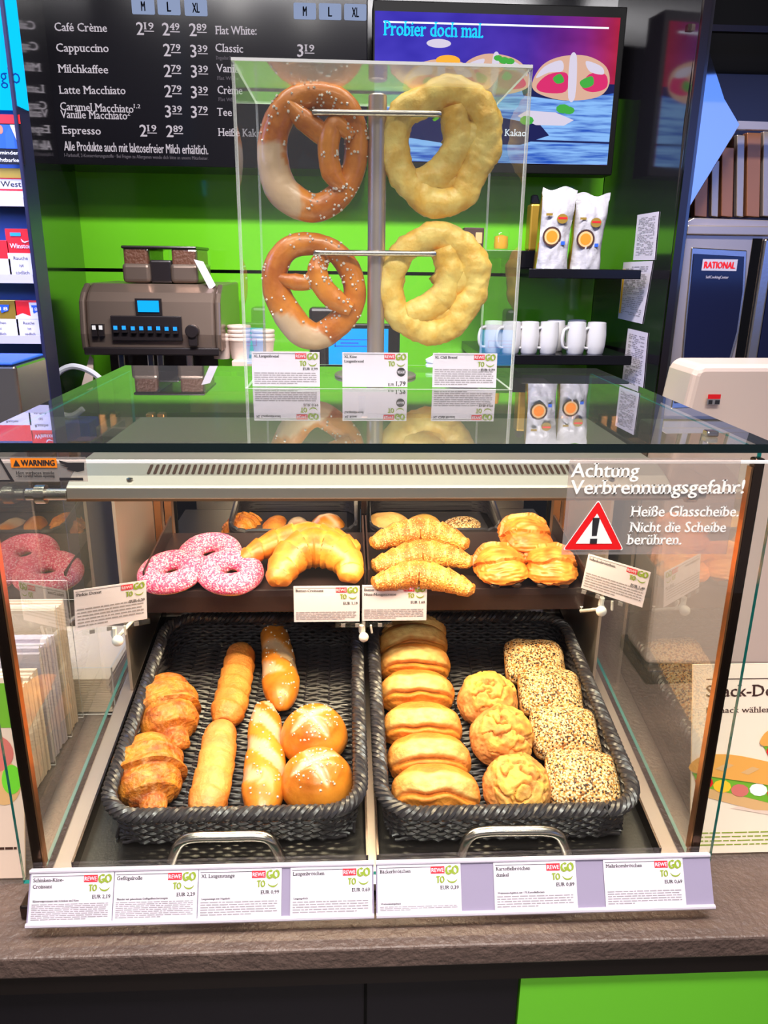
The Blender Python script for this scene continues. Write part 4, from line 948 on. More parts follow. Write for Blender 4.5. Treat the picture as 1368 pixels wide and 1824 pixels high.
for a in (-0.372, -0.352, 0.408, 0.428):
    part(dc, 'rear_stile', B(a, a + 0.014, 1.43, 1.452, 1.03, 1.43), 'copper_frame', bevel=0.002)
for a in (-0.378, 0.438):
    bm = bmesh.new()
    hexa(bm, [Vector(p) for p in ((a, 1.20, deck(1.2) + 0.001), (a + 0.005, 1.20, deck(1.2) + 0.001), (a + 0.005, 1.455, deck(1.455) + 0.001), (a, 1.455, deck(1.455) + 0.001))],
             [Vector(p) for p in ((a, 1.20, 1.414), (a + 0.005, 1.20, 1.414), (a + 0.005, 1.455, 1.414), (a, 1.455, 1.414))])
    part(dc, 'side_lining', bm, 'satin_steel')
    sgn = 1 if a < 0 else -1
    bm = bmesh.new(); box(bm, a + (0.0055 if a < 0 else -0.034), a + (0.039 if a < 0 else -0.0005), 1.23, 1.44, 1.150, 1.156); part(dc, 'shelf_bracket', bm, 'dark_steel')
part(dc, 'shelf_bracket', B(0.018, 0.048, 1.23, 1.437, 1.150, 1.156), 'dark_steel')

# ---------------------------------------------------------------- the two pull-out trays with handles and label rails
def tray_unit(x0, x1, rx0, rx1, label, hpts):
    root = thing('pull_out_tray', label, 'tray', ((x0 + x1) / 2, 1.08, 0.932), 'pull out trays of the case')
    bm = bmesh.new(); ya, yb = 0.835, 1.41; e = 0.0012
    hexa(bm, [Vector((x0, ya, deck(ya) + e)), Vector((x1, ya, deck(ya) + e)), Vector((x1, yb, deck(yb) + e)), Vector((x0, yb, deck(yb) + e))],
             [Vector((x0, ya, deck(ya) + e + 0.003)), Vector((x1, ya, deck(ya) + e + 0.003)), Vector((x1, yb, deck(yb) + e + 0.003)), Vector((x0, yb, deck(yb) + e + 0.003))])
    part(root, 'tray_floor', bm, 'tray_black')
    for xa, xb in ((x0, x0 + 0.003), (x1 - 0.003, x1)):
        bm = bmesh.new(); hexa(bm, [Vector((xa, ya, deck(ya) + 0.0044)), Vector((xb, ya, deck(ya) + 0.0044)), Vector((xb, yb, deck(yb) + 0.0044)), Vector((xa, yb, deck(yb) + 0.0044))],
             [Vector((xa, ya, deck(ya) + 0.026)), Vector((xb, ya, deck(ya) + 0.026)), Vector((xb, yb, deck(yb) + 0.026)), Vector((xa, yb, deck(yb) + 0.026))])
        part(root, 'side_rail', bm, 'dark_steel')
    bm = bmesh.new(); box(bm, x0, x1, 0.808, 0.8345, 0.909, 0.9385)
    part(root, 'front_strip', bm, 'steel', bevel=0.0015)
    ht = catmull(hpts, 6)
    bm = bmesh.new(); tube(bm, ht, 0.0072, 12)
    part(root, 'handle', bm, 'steel', smooth=True, label='polished bow handle')
    # label rail leaning back on the front edge
    bm = bmesh.new()
    prism(bm, [(rx0, 0.7605, 0.9235), (rx0, 0.7905, 0.9755), (rx0, 0.7945, 0.9755), (rx0, 0.7645, 0.9235)], (rx1 - rx0, 0, 0), 0)
    part(root, 'label_rail', bm, 'rail_lilac')
    bm = bmesh.new(); tube(bm, [(rx0, 0.7590, 0.9235), (rx1, 0.7590, 0.9235)], 0.0032, 8); tube(bm, [(rx0, 0.7900, 0.9765), (rx1, 0.7900, 0.9765)], 0.0026, 8)
    box(bm, rx0, rx1, 0.7925, 0.7955, 0.9705, 0.9765)
    part(root, 'rail_lip', bm, 'rail_clear', smooth=True, label='clear lip along the label rail')
    return root
h1 = [(-0.2312, 0.833, 0.9497), (-0.2241, 0.833, 0.9684), (-0.2145, 0.833, 0.9816), (-0.1968, 0.833, 0.9864), (-0.1606, 0.833, 0.9863), (-0.1206, 0.833, 0.9861), (-0.104, 0.833, 0.9812), (-0.0956, 0.833, 0.9683), (-0.0881, 0.833, 0.9472)]
h2 = [(0.152, 0.833, 0.9492), (0.1565, 0.833, 0.9665), (0.1649, 0.833, 0.9799), (0.1826, 0.833, 0.9849), (0.2202, 0.833, 0.9848), (0.2618, 0.833, 0.9836), (0.2797, 0.833, 0.9777), (0.2884, 0.833, 0.9646), (0.2953, 0.833, 0.9469)]
tray_unit(-0.362, 0.0275, -0.394, 0.0325, 'left pull out tray with the croissant basket and four price cards', h1)
tray_unit(0.0385, 0.426, 0.0355, 0.468, 'right pull out tray with the bread roll basket and three price cards', h2)

# ---------------------------------------------------------------- wicker baskets
ANG = math.atan(SL)
def basket(x0, x1, y0, y1, label):
    root = thing('wicker_basket', label, 'basket', ((x0 + x1) / 2, (y0 + y1) / 2, deck((y0 + y1) / 2)), 'dark wicker bread baskets')
    Lw = (y1 - y0) / cos(ANG); W = x1 - x0; H = 0.064
    M = Matrix.Translation((x0, y0, deck(y0) + 0.0055)) @ Matrix.Rotation(ANG, 4, 'X')
    inset = 0.007
    def loop(off, n=None, rc=0.05):
        a, b = off, W - off; c, d = off, Lw - off; r = rc - off * 0.5; pts = []
        for cx_, cy_, a0 in ((b - r, c + r, -pi / 2), (b - r, d - r, 0), (a + r, d - r, pi / 2), (a + r, c + r, pi)):
            for k in range(9):
                t = a0 + pi / 2 * k / 8; pts.append(Vector((cx_ + r * cos(t), cy_ + r * sin(t), 0)))
        seg = [0]
        for i in range(len(pts)): seg.append(seg[-1] + (pts[(i + 1) % len(pts)] - pts[i]).length)
        tot = seg[-1]; n = n or int(tot / 0.0062); out = []; j = 0
        for i in range(n):
            s = tot * i / n
            while seg[j + 1] < s: j += 1
            t = (s - seg[j]) / (seg[j + 1] - seg[j]); p = pts[j].lerp(pts[(j + 1) % len(pts)], t); q = (pts[(j + 1) % len(pts)] - pts[j]).normalized()
            out.append((p, Vector((q.y, -q.x, 0)), s))
        return out, tot
    # floor weave
    bm = bmesh.new(); pitch = 0.0060; stake = 0.0205; nrow = int((Lw - 2 * inset) / pitch)
    for i in range(nrow):
        v = inset + (i + 0.5) * pitch; cut = max(0.0, 0.05 - min(v, Lw - v)); ins = inset + cut * cut * 9
        k0 = int((W - 2 * ins) / 0.0051); path = []
        for k in range(k0 + 1):
            u = ins + (W - 2 * ins) * k / k0
            path.append(M @ Vector((u, v + 0.0006 * sin(u * 900 + i), 0.0036 + 0.0019 * cos(pi * u / stake + pi * (i % 2) * 0.55))))
        tube(bm, path, 0.0024, 6, cap=False)
    part(root, 'floor_weave', bm, 'wicker', smooth=True)
    bm = bmesh.new(); ns = int((W - 2 * inset) / stake)
    for k in range(ns + 1):
        u = k * stake + (W - ns * stake) / 2
        tube(bm, [M @ Vector((u, inset + 0.01, 0.0036)), M @ Vector((u, Lw - inset - 0.01, 0.0036))], 0.002, 5)
    part(root, 'floor_stakes', bm, 'wicker', smooth=True)
    bm = bmesh.new()
    for i in range(9):
        hz = 0.003 + i * 0.0062; off = inset * (1 - hz / H) + 0.003; lp, tot = loop(off); nst = int(tot / 0.022)
        path = [M @ (p + nn * 0.0026 * cos(tau * nst * s / tot / 2 * 2 + pi * i) + Vector((0, 0, hz + 0.0008 * sin(s * 150 + i * 2)))) for p, nn, s in lp]
        tube(bm, path, 0.0029, 5, closed=True, up=Vector((0, 0, 1)))
    part(root, 'side_weave', bm, 'wicker', smooth=True)
    bm = bmesh.new(); lp, tot = loop(0.002, int(tot / 0.0042)); turns = int(tot / 0.034)
    for k in range(4):
        path = [M @ (p + nn * 0.0072 * cos(tau * turns * s / tot + tau * k / 4) + Vector((0, 0, H - 0.002 + 0.0055 * sin(tau * turns * s / tot + tau * k / 4)))) for p, nn, s in lp]
        tube(bm, path, 0.0044, 6, closed=True, up=Vector((0, 0, 1)))
    part(root, 'braided_rim', bm, 'wicker', smooth=True)
    return root
basket(-0.330, 0.020, 0.872, 1.318, 'left wicker basket with croissants, rolls, sticks and lye buns')
basket(0.0445, 0.404, 0.866, 1.314, 'right wicker basket with oval rolls, round rolls and seeded squares')
def floor_h(y): return deck(y) + 0.0125
NF = Vector((0, -sin(ANG), cos(ANG)))

# ---------------------------------------------------------------- bread builders
def layers(bm):
    return bm.verts.layers.float.new('tone'), bm.verts.layers.float.new('seed')
def blob(rx, ry, rz, fn, sub=5, e=2.0, flat=0.45):
    """a rounded loaf standing on z=0; fn(direction) -> (push outward, tone, seed)"""
    bm = bmesh.new(); bmesh.ops.create_icosphere(bm, subdivisions=sub, radius=1.0); lt, ls = layers(bm)
    for v in bm.verts:
        d = v.co.normalized()
        k = (abs(d.x) ** e + abs(d.y) ** e) ** (1 / e) if e != 2.0 else math.hypot(d.x, d.y)
        h = math.hypot(d.x, d.y); s = h / k if k > 1e-6 else 1.0
        push, tone, seed = fn(d)
        p = Vector((d.x * s * rx, d.y * s * ry, d.z * rz))
        n = Vector((d.x / rx, d.y / ry, d.z / rz)).normalized(); p += n * push
        if p.z < 0: p.z *= flat
        v.co = p + Vector((0, 0, rz * flat)); v[lt] = tone; v[ls] = seed
    return bm
def sweep(path, rad, fn=None, n=32, flat=0.8, up=None, bottom=0.62):
    """crust swept along a path; fn(s, theta, p) -> (radius factor, tone); underside flattened"""
    bm = bmesh.new(); lt, ls = layers(bm); path = [Vector(p) for p in path]; fr = frames(path, False, up or Vector((0, 0, 1))); m = len(path); rings = []
    for i, (p, (t, a, b)) in enumerate(zip(path, fr)):
        s = i / (m - 1); ring = []
        for k in range(n):
            th = tau * k / n; r = rad(s); f, tone = fn(s, th, p) if fn else (1, 0)
            ca = cos(th) * r * f * flat; ca = max(ca, -bottom * r * flat)
            v = bm.verts.new(p + a * ca + b * (sin(th) * r * f)); v[lt] = tone; v[ls] = 1; ring.append(v)
        rings.append(ring)
    for q, s_ in zip(rings, rings[1:]):
        for k in range(n): bm.faces.new((q[k], q[(k + 1) % n], s_[(k + 1) % n], s_[k]))
    for ring in (rings[0], rings[-1]):
        c = bm.verts.new(sum((v.co for v in ring), Vector()) / n); c[lt] = ring[0][lt]; c[ls] = 1
        for k in range(n): bm.faces.new((ring[k], ring[(k + 1) % n], c))
    return bm
def salt_on(parent, bm_src, count, size, ok, seed=0, name='salt'):
    """coarse grains sitting on the crust"""
    R = random.Random(seed); bm_src.faces.ensure_lookup_table(); F_ = [f for f in bm_src.faces if ok(f)]; out = bmesh.new()
    for _ in range(count if F_ else 0):
        f = R.choice(F_); f.normal_update(); c = f.calc_center_median() + f.normal * size * 0.3
        s = size * R.uniform(0.6, 1.25); m = Matrix.Translation(c) @ Matrix.Rotation(R.uniform(0, 6), 4, Vector((R.random(), R.random(), R.random() + 0.1)).normalized())
        box(out, -s / 2, s / 2, -s / 2, s / 2, -s / 2, s / 2, 0, m)
    return part(parent, name, out, 'salt', kind='stuff', label='coarse white salt grains')
def place(bm, M): bm.transform(M); return bm
def pastry(name, label, cat, bm, mats, group, loc):
    return solid(name, label, cat, bm, mats, loc, group, smooth=True, sharp=75)
def at_floor(x, y, yaw=0.0, tilt=0.0, lift=0.0):
    return Matrix.Translation((x, y, floor_h(y) + lift)) @ Matrix.Rotation(ANG + tilt, 4, 'X') @ Matrix.Rotation(yaw, 4, 'Z')
nz_ = lambda p, s: noise.noise(Vector(p) * s)

# oval split rolls, seven in a row along the left wall of the right basket
ovals = [(0.1266, 0.9321, 0.9741), (0.1228, 0.9944, 0.9848), (0.1185, 1.0621, 0.9965), (0.116, 1.1413, 1.0101), (0.118, 1.2145, 1.0227), (0.1206, 1.2736, 1.0328), (0.123, 1.3321, 1.0429)]
words_ = ['frontmost oval roll in the right basket, just behind the braided rim', 'second oval split roll counted from the front of the right basket', 'third oval roll from the front, level with the lowest round roll pair', 'middle oval roll of the row of seven along the basket divider',
          'fifth oval roll from the front, at the edge of the shelf shadow', 'sixth oval roll from the front, in the shadow under the shelf', 'rearmost oval roll, dark under the price cards of the shelf']
for i, ((x, y, z), lb) in enumerate(zip(ovals, words_)):
    y = min(y, 1.288 + 0.004 * i); sd = i * 7.3
    def fn(d, sd=sd):
        lum = 0.0016 * noise.noise(d * 3 + Vector((sd, 0, 0))) + 0.0006 * noise.noise(d * 11 + Vector((sd, 3, 0)))
        y0 = -0.36 + 0.12 * noise.noise(Vector((d.x * 2.2, sd, 0))); end = max(0.0, 1 - abs(d.x) ** 3 * 1.1)
        if d.z < -0.1: return lum, 0.15, 0
        crack = math.exp(-((d.y - y0) / 0.065) ** 2) * end
        open_ = smooth01(y0 - 0.02, y0 + 0.06, d.y) * (1 - smooth01(y0 + 0.55, y0 + 0.85, d.y)) * end
        lip = math.exp(-((d.y - y0 + 0.13) / 0.10) ** 2) * end
        return lum - 0.0095 * crack + 0.0045 * lip + 0.0035 * open_, 0.95 * open_ * (0.75 + 0.5 * noise.noise(d * 6 + Vector((0, sd, 0)))), 0
    bm = blob(0.064, 0.041, 0.043, fn, 6, 2.2, 0.5)
    place(bm, at_floor(x, y + 0.004, radians((i * 37) % 9 - 4), radians(20), 0.002))
    pastry('oval_bread_roll', lb, 'bread roll', bm, 'baker_crust', 'oval split bread rolls', (x, y, floor_h(y)))
# round dusted rolls
for i, ((x, y, z), lb) in enumerate(zip([(0.245, 0.9373, 0.977), (0.2393, 1.0337, 0.9936), (0.2312, 1.1143, 1.0074)], ['frontmost round dusted roll with cracked yellow top', 'middle round dusted roll between oval rolls and seeded squares', 'rear round dusted roll with a lifted flap of crust on top'])):
    sd = 40 + i * 5.1
    def fn(d, sd=sd):
        q = Vector((d.x, d.y, d.z)); w = noise.noise(q * 2.1 + Vector((sd, 0, 0)))
        patch = smooth01(0.36, 0.70, d.z + 0.35 * w - 0.25 * d.y); cr = 1 - abs(noise.noise(q * 2.0 + Vector((0, sd, 0))) + 0.25 * noise.noise(q * 6)) * 9
        cr = max(0, cr); lum = 0.003 * w + 0.0012 * noise.noise(q * 9 + Vector((sd, 1, 1)))
        return lum + patch * (0.0035 - 0.0065 * cr + 0.0015 * noise.noise(q * 7)), patch * max(0, 0.55 + 0.7 * noise.noise(q * 4 + Vector((sd, 9, 0))) - 0.5 * cr) + 0.16 * max(0, noise.noise(q * 7)), 0
    bm = blob(0.0495, 0.0490, 0.046, fn, 6, 2.1, 0.55)
    if i == 2: pass
    place(bm, at_floor(x, y, i * 1.3, radians(10), 0.001))
    pastry('round_bread_roll', lb, 'bread roll', bm, 'potato_crust', 'round dusted bread rolls', (x, y, floor_h(y)))
# seeded square rolls
for i, ((x, y, z), lb) in enumerate(zip([(0.3443, 0.9474, 0.9787), (0.3423, 1.0411, 0.9948), (0.3414, 1.1355, 1.0111), (0.333, 1.2154, 1.0248)], ['frontmost square seeded roll in the corner of the right basket', 'second square seeded roll from the front', 'third square seeded roll from the front, half out of the shadow', 'rearmost square seeded roll, darkened by the shelf shadow'])):
    sd = 70 + i * 3.7
    def fn(d, sd=sd):
        top = smooth01(-0.05, 0.25, d.z + 0.12 * noise.noise(d * 4 + Vector((sd, 0, 0))))
        return 0.0022 * noise.noise(d * 2.4 + Vector((sd, 0, 0))) + 0.0012 * top * noise.noise(d * 22), 0, top
    bm = blob(0.0535, 0.0470, 0.0315, fn, 6, 5.5, 0.75)
    place(bm, at_floor(x, y, radians((-7, -4, -6, -5)[i]), radians(13), 0.003))
    pastry('seeded_roll', lb, 'seeded roll', bm, 'seed_crust', 'square seeded rolls', (x, y, floor_h(y)))
# lye buns with a cross cut and salt
for i, ((x, y, z), lb) in enumerate(zip([(-0.0445, 0.9549, 0.982), (-0.0519, 1.0452, 0.9976)], ['front round lye bun with cross cut and salt, near the basket rim', 'rear round lye bun with cross cut, behind its twin'])):
    sd = 20 + i * 9
    def fn(d, sd=sd):
        a = 0.5 + i * 0.2; u = d.x * cos(a) + d.y * sin(a); v = -d.x * sin(a) + d.y * cos(a) - 0.16
        u2 = u * 1.0; r = math.hypot(d.x, d.y - 0.1); lim = 1 - smooth01(0.62, 0.8, r)
        w = 0.15 * (1.0 - r * 0.9); cut = max(math.exp(-(u2 / w) ** 2), math.exp(-(v / w) ** 2)) * lim if d.z > 0 else 0
        lum = 0.0018 * noise.noise(d * 2 + Vector((sd, 0, 0)))
        return lum - 0.002 * cut + 0.002 * lim * (1 - cut), min(1, 1.3 * cut) if d.z > 0 else 0, 0
    bm = blob(0.0525, 0.0500, 0.047, fn, 6, 2.1, 0.5)
    place(bm, at_floor(x, y, 0, radians(10), 0.001)); src = bm.copy()
    root = pastry('lye_bun', lb, 'lye bun', bm, 'lye_crust', 'round lye buns', (x, y, floor_h(y)))
    salt_on(root, src, 70, 0.0020, lambda f: f.normal.z > 0.72, i + 5); src.free()
# lye sticks
def line_path(p0, p1, n=40, bow=0.0, sag=0.0, lift=0.0):
    p0, p1 = Vector(p0), Vector(p1); out = []; side = Vector((1, 0, 0))
    for i in range(n + 1):
        s = i / n; q = p0.lerp(p1, s); q.z = floor_h(q.y) + lift; q += side * bow * sin(pi * s); out.append(q)
    return out
def on_floor(a): return Vector((a[0], a[1], floor_h(a[1])))
stick_ends = [((-0.1201, 0.8855, 0.9701), (-0.1381, 1.1236, 1.011)), ((-0.1064, 1.1069, 1.0082), (-0.1459, 1.3519, 1.0503))]
for i, ((a, b), lb) in enumerate(zip(stick_ends, ['front salted lye stick with pale diagonal splits', 'rear lye stick running into the shelf shadow'])):
    rr = 0.0325
    def rad(s): return rr * (max(0.02, 1 - abs(2 * s - 1) ** 3.2) ** 0.5) * (0.95 + 0.08 * sin(s * 7))
    def fn(s, th, p, i=i):
        k = s * (3.6 if i == 0 else 3.0) + 0.5 * sin(th) + 0.12 * noise.noise(Vector((th, s * 6, i)))
        top = smooth01(-0.25, 0.35, cos(th)); fr_ = k % 1.0
        band = smooth01(0.42, 0.47, fr_ + 0.07 * noise.noise(p * 120)) * (1 - smooth01(0.90, 0.95, fr_ + 0.07 * noise.noise(p * 90))) * top * (smooth01(0.20, 0.26, s) if i == 0 else smooth01(0.25, 0.3, s) * (1 - smooth01(0.62, 0.7, s)))
        if i == 0: band *= (1 - smooth01(0.93, 0.98, s))
        return 1 - 0.11 * band + 0.05 * noise.noise(Vector((cos(th), sin(th), s * 5 + i))), band
    path = line_path(a, b, 64, 0.004, lift=0.0185)
    bm = sweep(path, rad, fn, 36, 0.86); bmesh.ops.recalc_face_normals(bm, faces=bm.faces); src = bm.copy()
    root = pastry('lye_stick', lb, 'lye stick', bm, 'lye_crust', 'long lye sticks', tuple(on_floor(a)))
    salt_on(root, src, 60, 0.0021, lambda f: f.normal.z > 0.5, i + 11); src.free()
# pastry rolls wrapped round a filling
roll_ends = [((-0.1995, 0.8971, 0.9701), (-0.2013, 1.0755, 1.0008)), ((-0.1963, 1.0779, 1.0012), (-0.1932, 1.2729, 1.0347))]
for i, ((a, b), lb) in enumerate(zip(roll_ends, ['front pale golden pastry roll with open dark end', 'rear golden pastry roll beside the far croissant'])):
    def rad(s, i=i): return 0.0285 * (1 - 0.5 * abs(2 * s - 1) ** 9) * (1.02 - 0.10 * s)
    def fn(s, th, p, i=i):
        k = (s * (6.5 if i else 5.0) + th / tau + 0.06 * noise.noise(Vector((th, s * 9, i)))) % 1.0
        step = 0.13 * (k - 0.5) * (1.0 if i else 0.6)
        return 1 + step + 0.035 * noise.noise(Vector((cos(th) * 2, sin(th) * 2, s * 7 + i * 3))), 0.4 * smooth01(0.2, 0.9, cos(th)) * (1 - i * 0.8) * (0.6 + 0.5 * noise.noise(Vector((th * 2, s * 9, i))))
    path = line_path(a, b, 70, 0.003, lift=0.0185); bm = sweep(path, rad, fn, 40, 0.86)
    root = pastry('pastry_roll', lb, 'pastry roll', bm, 'roll_crust', 'long pastry rolls', tuple(on_floor(a)))
    t = (path[0] - path[1]).normalized(); c = path[0] + t * 0.001 + Vector((0, 0, 0.002)); s1 = t.orthogonal().normalized(); s2 = t.cross(s1); out = bmesh.new()
    ring = [out.verts.new(c + s1 * 0.0105 * cos(tau * k / 18) + s2 * 0.0125 * sin(tau * k / 18)) for k in range(18)]; cc = out.verts.new(c - t * 0.006)
    for k in range(18): out.faces.new((ring[k], ring[(k + 1) % 18], cc))
    part(root, 'filling', out, 'meat', smooth=True, label='dark meat filling in the open end')
# ham and cheese croissants, plump with the tip to the front
cro_ends = [((-0.2648, 0.8931, 0.9694), (-0.3036, 1.039, 0.9945)), ((-0.2539, 1.0169, 0.9907), (-0.3014, 1.1767, 1.0182))]
for i, ((a, b), lb) in enumerate(zip(cro_ends, ['front flaky brown croissant in the left basket corner', 'rear flaky brown croissant with its tip pointing to the front one'])):
    KEY = ((0, 0.18), (0.03, 0.32), (0.17, 0.42), (0.21, 0.68), (0.36, 0.93), (0.50, 1.0), (0.66, 0.95), (0.82, 0.74), (0.93, 0.56), (0.985, 0.36), (1.0, 0.05))
    def rad(s):
        for (s0, r0), (s1, r1) in zip(KEY, KEY[1:]):
            if s <= s1: return 0.0500 * (r0 + (r1 - r0) * smooth01(s0, s1, s))
        return 0.0025
    def fn(s, th, p, i=i):
        k = (s * 4.3 + 0.18 * cos(th) + 0.16 * sin(th) * (0.5 - s) + 0.06 * noise.noise(Vector((th, s * 5, i)))) % 1.0
        step = (0.5 - k) if s < 0.5 else (k - 0.5)
        fl = noise.noise(Vector((cos(th) * 7, sin(th) * 7, s * 30 + i)))
        return 1 + 0.19 * step + 0.05 * noise.noise(Vector((cos(th) * 1.5, sin(th) * 1.5, s * 4 + i * 5))) + 0.012 * fl, 0.3 * max(0, fl)
    path = line_path(a, b, 130, -0.012 if i else -0.006, lift=0.026); bm = sweep(path, rad, fn, 60, 0.86, bottom=0.6)
    pastry('ham_croissant', lb, 'croissant', bm, 'croissant_crust', 'filled croissants in the left basket', tuple(on_floor(a)))

# ---------------------------------------------------------------- upper shelf trays
SS = 0.12
def sfl(y): return 1.1785 + SS * (y - 1.19)
def shelf_tray(x0, x1, label, lw, rw):
    root = thing('shelf_tray', label, 'tray', ((x0 + x1) / 2, 1.28, 1.16), 'brown trays on the upper level')
    ya, yb = 1.190, 1.405
    def slab(y0, y1, a, b, xa=x0, xb=x1):
        bm = bmesh.new(); hexa(bm, [Vector((xa, y0, sfl(y0) + a)), Vector((xb, y0, sfl(y0) + a)), Vector((xb, y1, sfl(y1) + a)), Vector((xa, y1, sfl(y1) + a))], [Vector((xa, y0, sfl(y0) + b)), Vector((xb, y0, sfl(y0) + b)), Vector((xb, y1, sfl(y1) + b)), Vector((xa, y1, sfl(y1) + b))]); return bm
    part(root, 'tray_floor', slab(ya, yb, -0.004, 0.0), 'shelf_brown')
    bm = B(x0, x1, 1.1855, 1.1897, 1.1405, 1.1805)
    part(root, 'front_lip', bm, 'shelf_brown', bevel=0.0012)
    if lw: part(root, 'side_wall', slab(ya, yb, 0.0003, 0.035, x0, x0 + 0.003), 'shelf_brown')
    if rw: part(root, 'side_wall', slab(ya, yb, 0.0003, 0.035, x1 - 0.003, x1), 'shelf_brown')
    return root
shelf_tray(-0.336, 0.0315, 'left brown shelf tray with pink donuts and butter croissants', True, True)
shelf_tray(0.0345, 0.404, 'right brown shelf tray with speckled croissants and chocolate pastries', True, True)

def donut(x, y, lb, tilt, lift, sd, yaw=0.0):
    bm = bmesh.new(); lt, ls = layers(bm); nu, nv = 56, 28; R0, r0 = 0.0350, 0.0205; g = []
    for i in range(nu):
        row = []
        for j in range(nv):
            u = tau * i / nu; v = tau * j / nv; w = noise.noise(Vector((cos(u) * 1.5, sin(u) * 1.5, sd)))
            rr = r0 * (1 + 0.05 * w); rad_ = R0 + rr * cos(v); z = rr * 0.88 * sin(v) * (1.0 if sin(v) > 0 else 0.75)
            edge = -0.25 + 0.25 * noise.noise(Vector((cos(u) * 2.5, sin(u) * 2.5, sd + 4)))
            ice = smooth01(edge - 0.05, edge + 0.05, sin(v)); bump = ice * 0.0012 + ice * 0.0007 * noise.noise(Vector((rad_ * cos(u), rad_ * sin(u), z)) * 480)
            vv = bm.verts.new(((rad_ + bump * cos(v)) * cos(u), (rad_ + bump * cos(v)) * sin(u), z + bump * sin(v) + r0 * 0.66)); vv[lt] = 1 - ice; vv[ls] = ice; row.append(vv)
        g.append(row)
    for i in range(nu):
        for j in range(nv): bm.faces.new((g[i][j], g[(i + 1) % nu][j], g[(i + 1) % nu][(j + 1) % nv], g[i][(j + 1) % nv]))
    place(bm, Matrix.Translation((x, y, sfl(y) + lift)) @ Matrix.Rotation(tilt, 4, 'X') @ Matrix.Rotation(yaw, 4, 'Y'))
    pastry('donut', lb, 'donut', bm, 'pink_icing', 'pink sprinkled donuts', (x, y, sfl(y)))
d1, d2, d3 = [(-0.2395, 1.2455, 1.2067), (-0.2953, 1.1922, 1.2003), (-0.1984, 1.1909, 1.2001)]
donut(d1[0], d1[1] + 0.030, 'rear pink donut resting on the two front donuts', radians(16), 0.008, 1)
donut(d2[0], d2[1] + 0.030, 'front left pink donut at the tray side wall', radians(12), 0.003, 2, radians(-4))
donut(d3[0], d3[1] + 0.030, 'front right pink donut next to the big butter croissant', radians(14), 0.003, 3, radians(5))

def crescent(pts, r, lb, name, matname, grp, sd, ridges=5.0, tipk=0.34, rough_=0.03, flat=0.84):
    path = catmull(pts, 24); m = len(path)
    seam = lambda s: abs(2 * s - 1)
    def rad(s): return r * (tipk + (1 - tipk) * (1 - seam(s) ** 1.5) ** 0.85) * (1 - 0.93 * smooth01(0.90, 1.0, seam(s)) ** 1.6)
    def fn(s, th, p):
        k = (seam(s) * ridges + 0.22 * cos(th + 0.6) + 0.05 * noise.noise(Vector((th, s * 6, sd)))) % 1.0
        fl = noise.noise(Vector((cos(th) * 5, sin(th) * 5, s * 26 + sd)))
        return 1 + 0.17 * (0.5 - k) + rough_ * noise.noise(Vector((cos(th) * 1.6, sin(th) * 1.6, s * 5 + sd))) + 0.02 * fl, 0.7 * smooth01(0.6, 0.95, k) * smooth01(-0.1, 0.7, cos(th)) * (0.6 + 0.5 * fl)
    bm = sweep(path, rad, fn, 48, flat, bottom=0.7)
    return pastry(name, lb, 'croissant', bm, matname, grp, tuple(path[m // 2] - Vector((0, 0, r))))
crescent([(-0.1829, 1.2384, 1.2091), (-0.1589, 1.2581, 1.22), (-0.1167, 1.2806, 1.2323), (-0.0697, 1.2884, 1.2366), (-0.0279, 1.2813, 1.2327), (0.0018, 1.2685, 1.2257), (0.0214, 1.2593, 1.2206)], 0.0310, 'rear butter croissant behind the big crescent one', 'butter_croissant', 'butter_crust', 'butter croissants on the shelf', 2)
crescent([(-0.1129, 1.1652, 1.1984), (-0.1084, 1.1928, 1.2107), (-0.0889, 1.2285, 1.2268), (-0.0561, 1.2443, 1.234), (-0.0193, 1.2329, 1.2288), (0.0036, 1.2037, 1.2157), (0.0016, 1.1711, 1.201)], 0.0375, 'front butter croissant bent like a crescent towards the viewer', 'butter_croissant', 'butter_crust', 'butter croissants on the shelf', 5)
crescent([(0.0419, 1.2855, 1.2212), (0.0829, 1.3051, 1.231), (0.1294, 1.3149, 1.236), (0.1748, 1.3071, 1.232), (0.2175, 1.2808, 1.2189)], 0.0315, 'rear speckled croissant of the three on the right tray', 'nut_croissant', 'nut_crust', 'speckled croissants on the right tray', 8, 4.4)
crescent([(0.042, 1.2236, 1.2033), (0.0793, 1.2371, 1.2101), (0.1272, 1.2509, 1.217), (0.1779, 1.2458, 1.2144), (0.2182, 1.2304, 1.2067)], 0.0300, 'middle speckled croissant of the three on the right tray', 'nut_croissant', 'nut_crust', 'speckled croissants on the right tray', 11, 4.4)
crescent([(0.0406, 1.1761, 1.1925), (0.0767, 1.1881, 1.1972), (0.1199, 1.1976, 1.2011), (0.1705, 1.1823, 1.1949), (0.2096, 1.1576, 1.1851)], 0.0290, 'front speckled croissant right above the price card', 'nut_croissant', 'nut_crust', 'speckled croissants on the right tray', 14, 4.4)

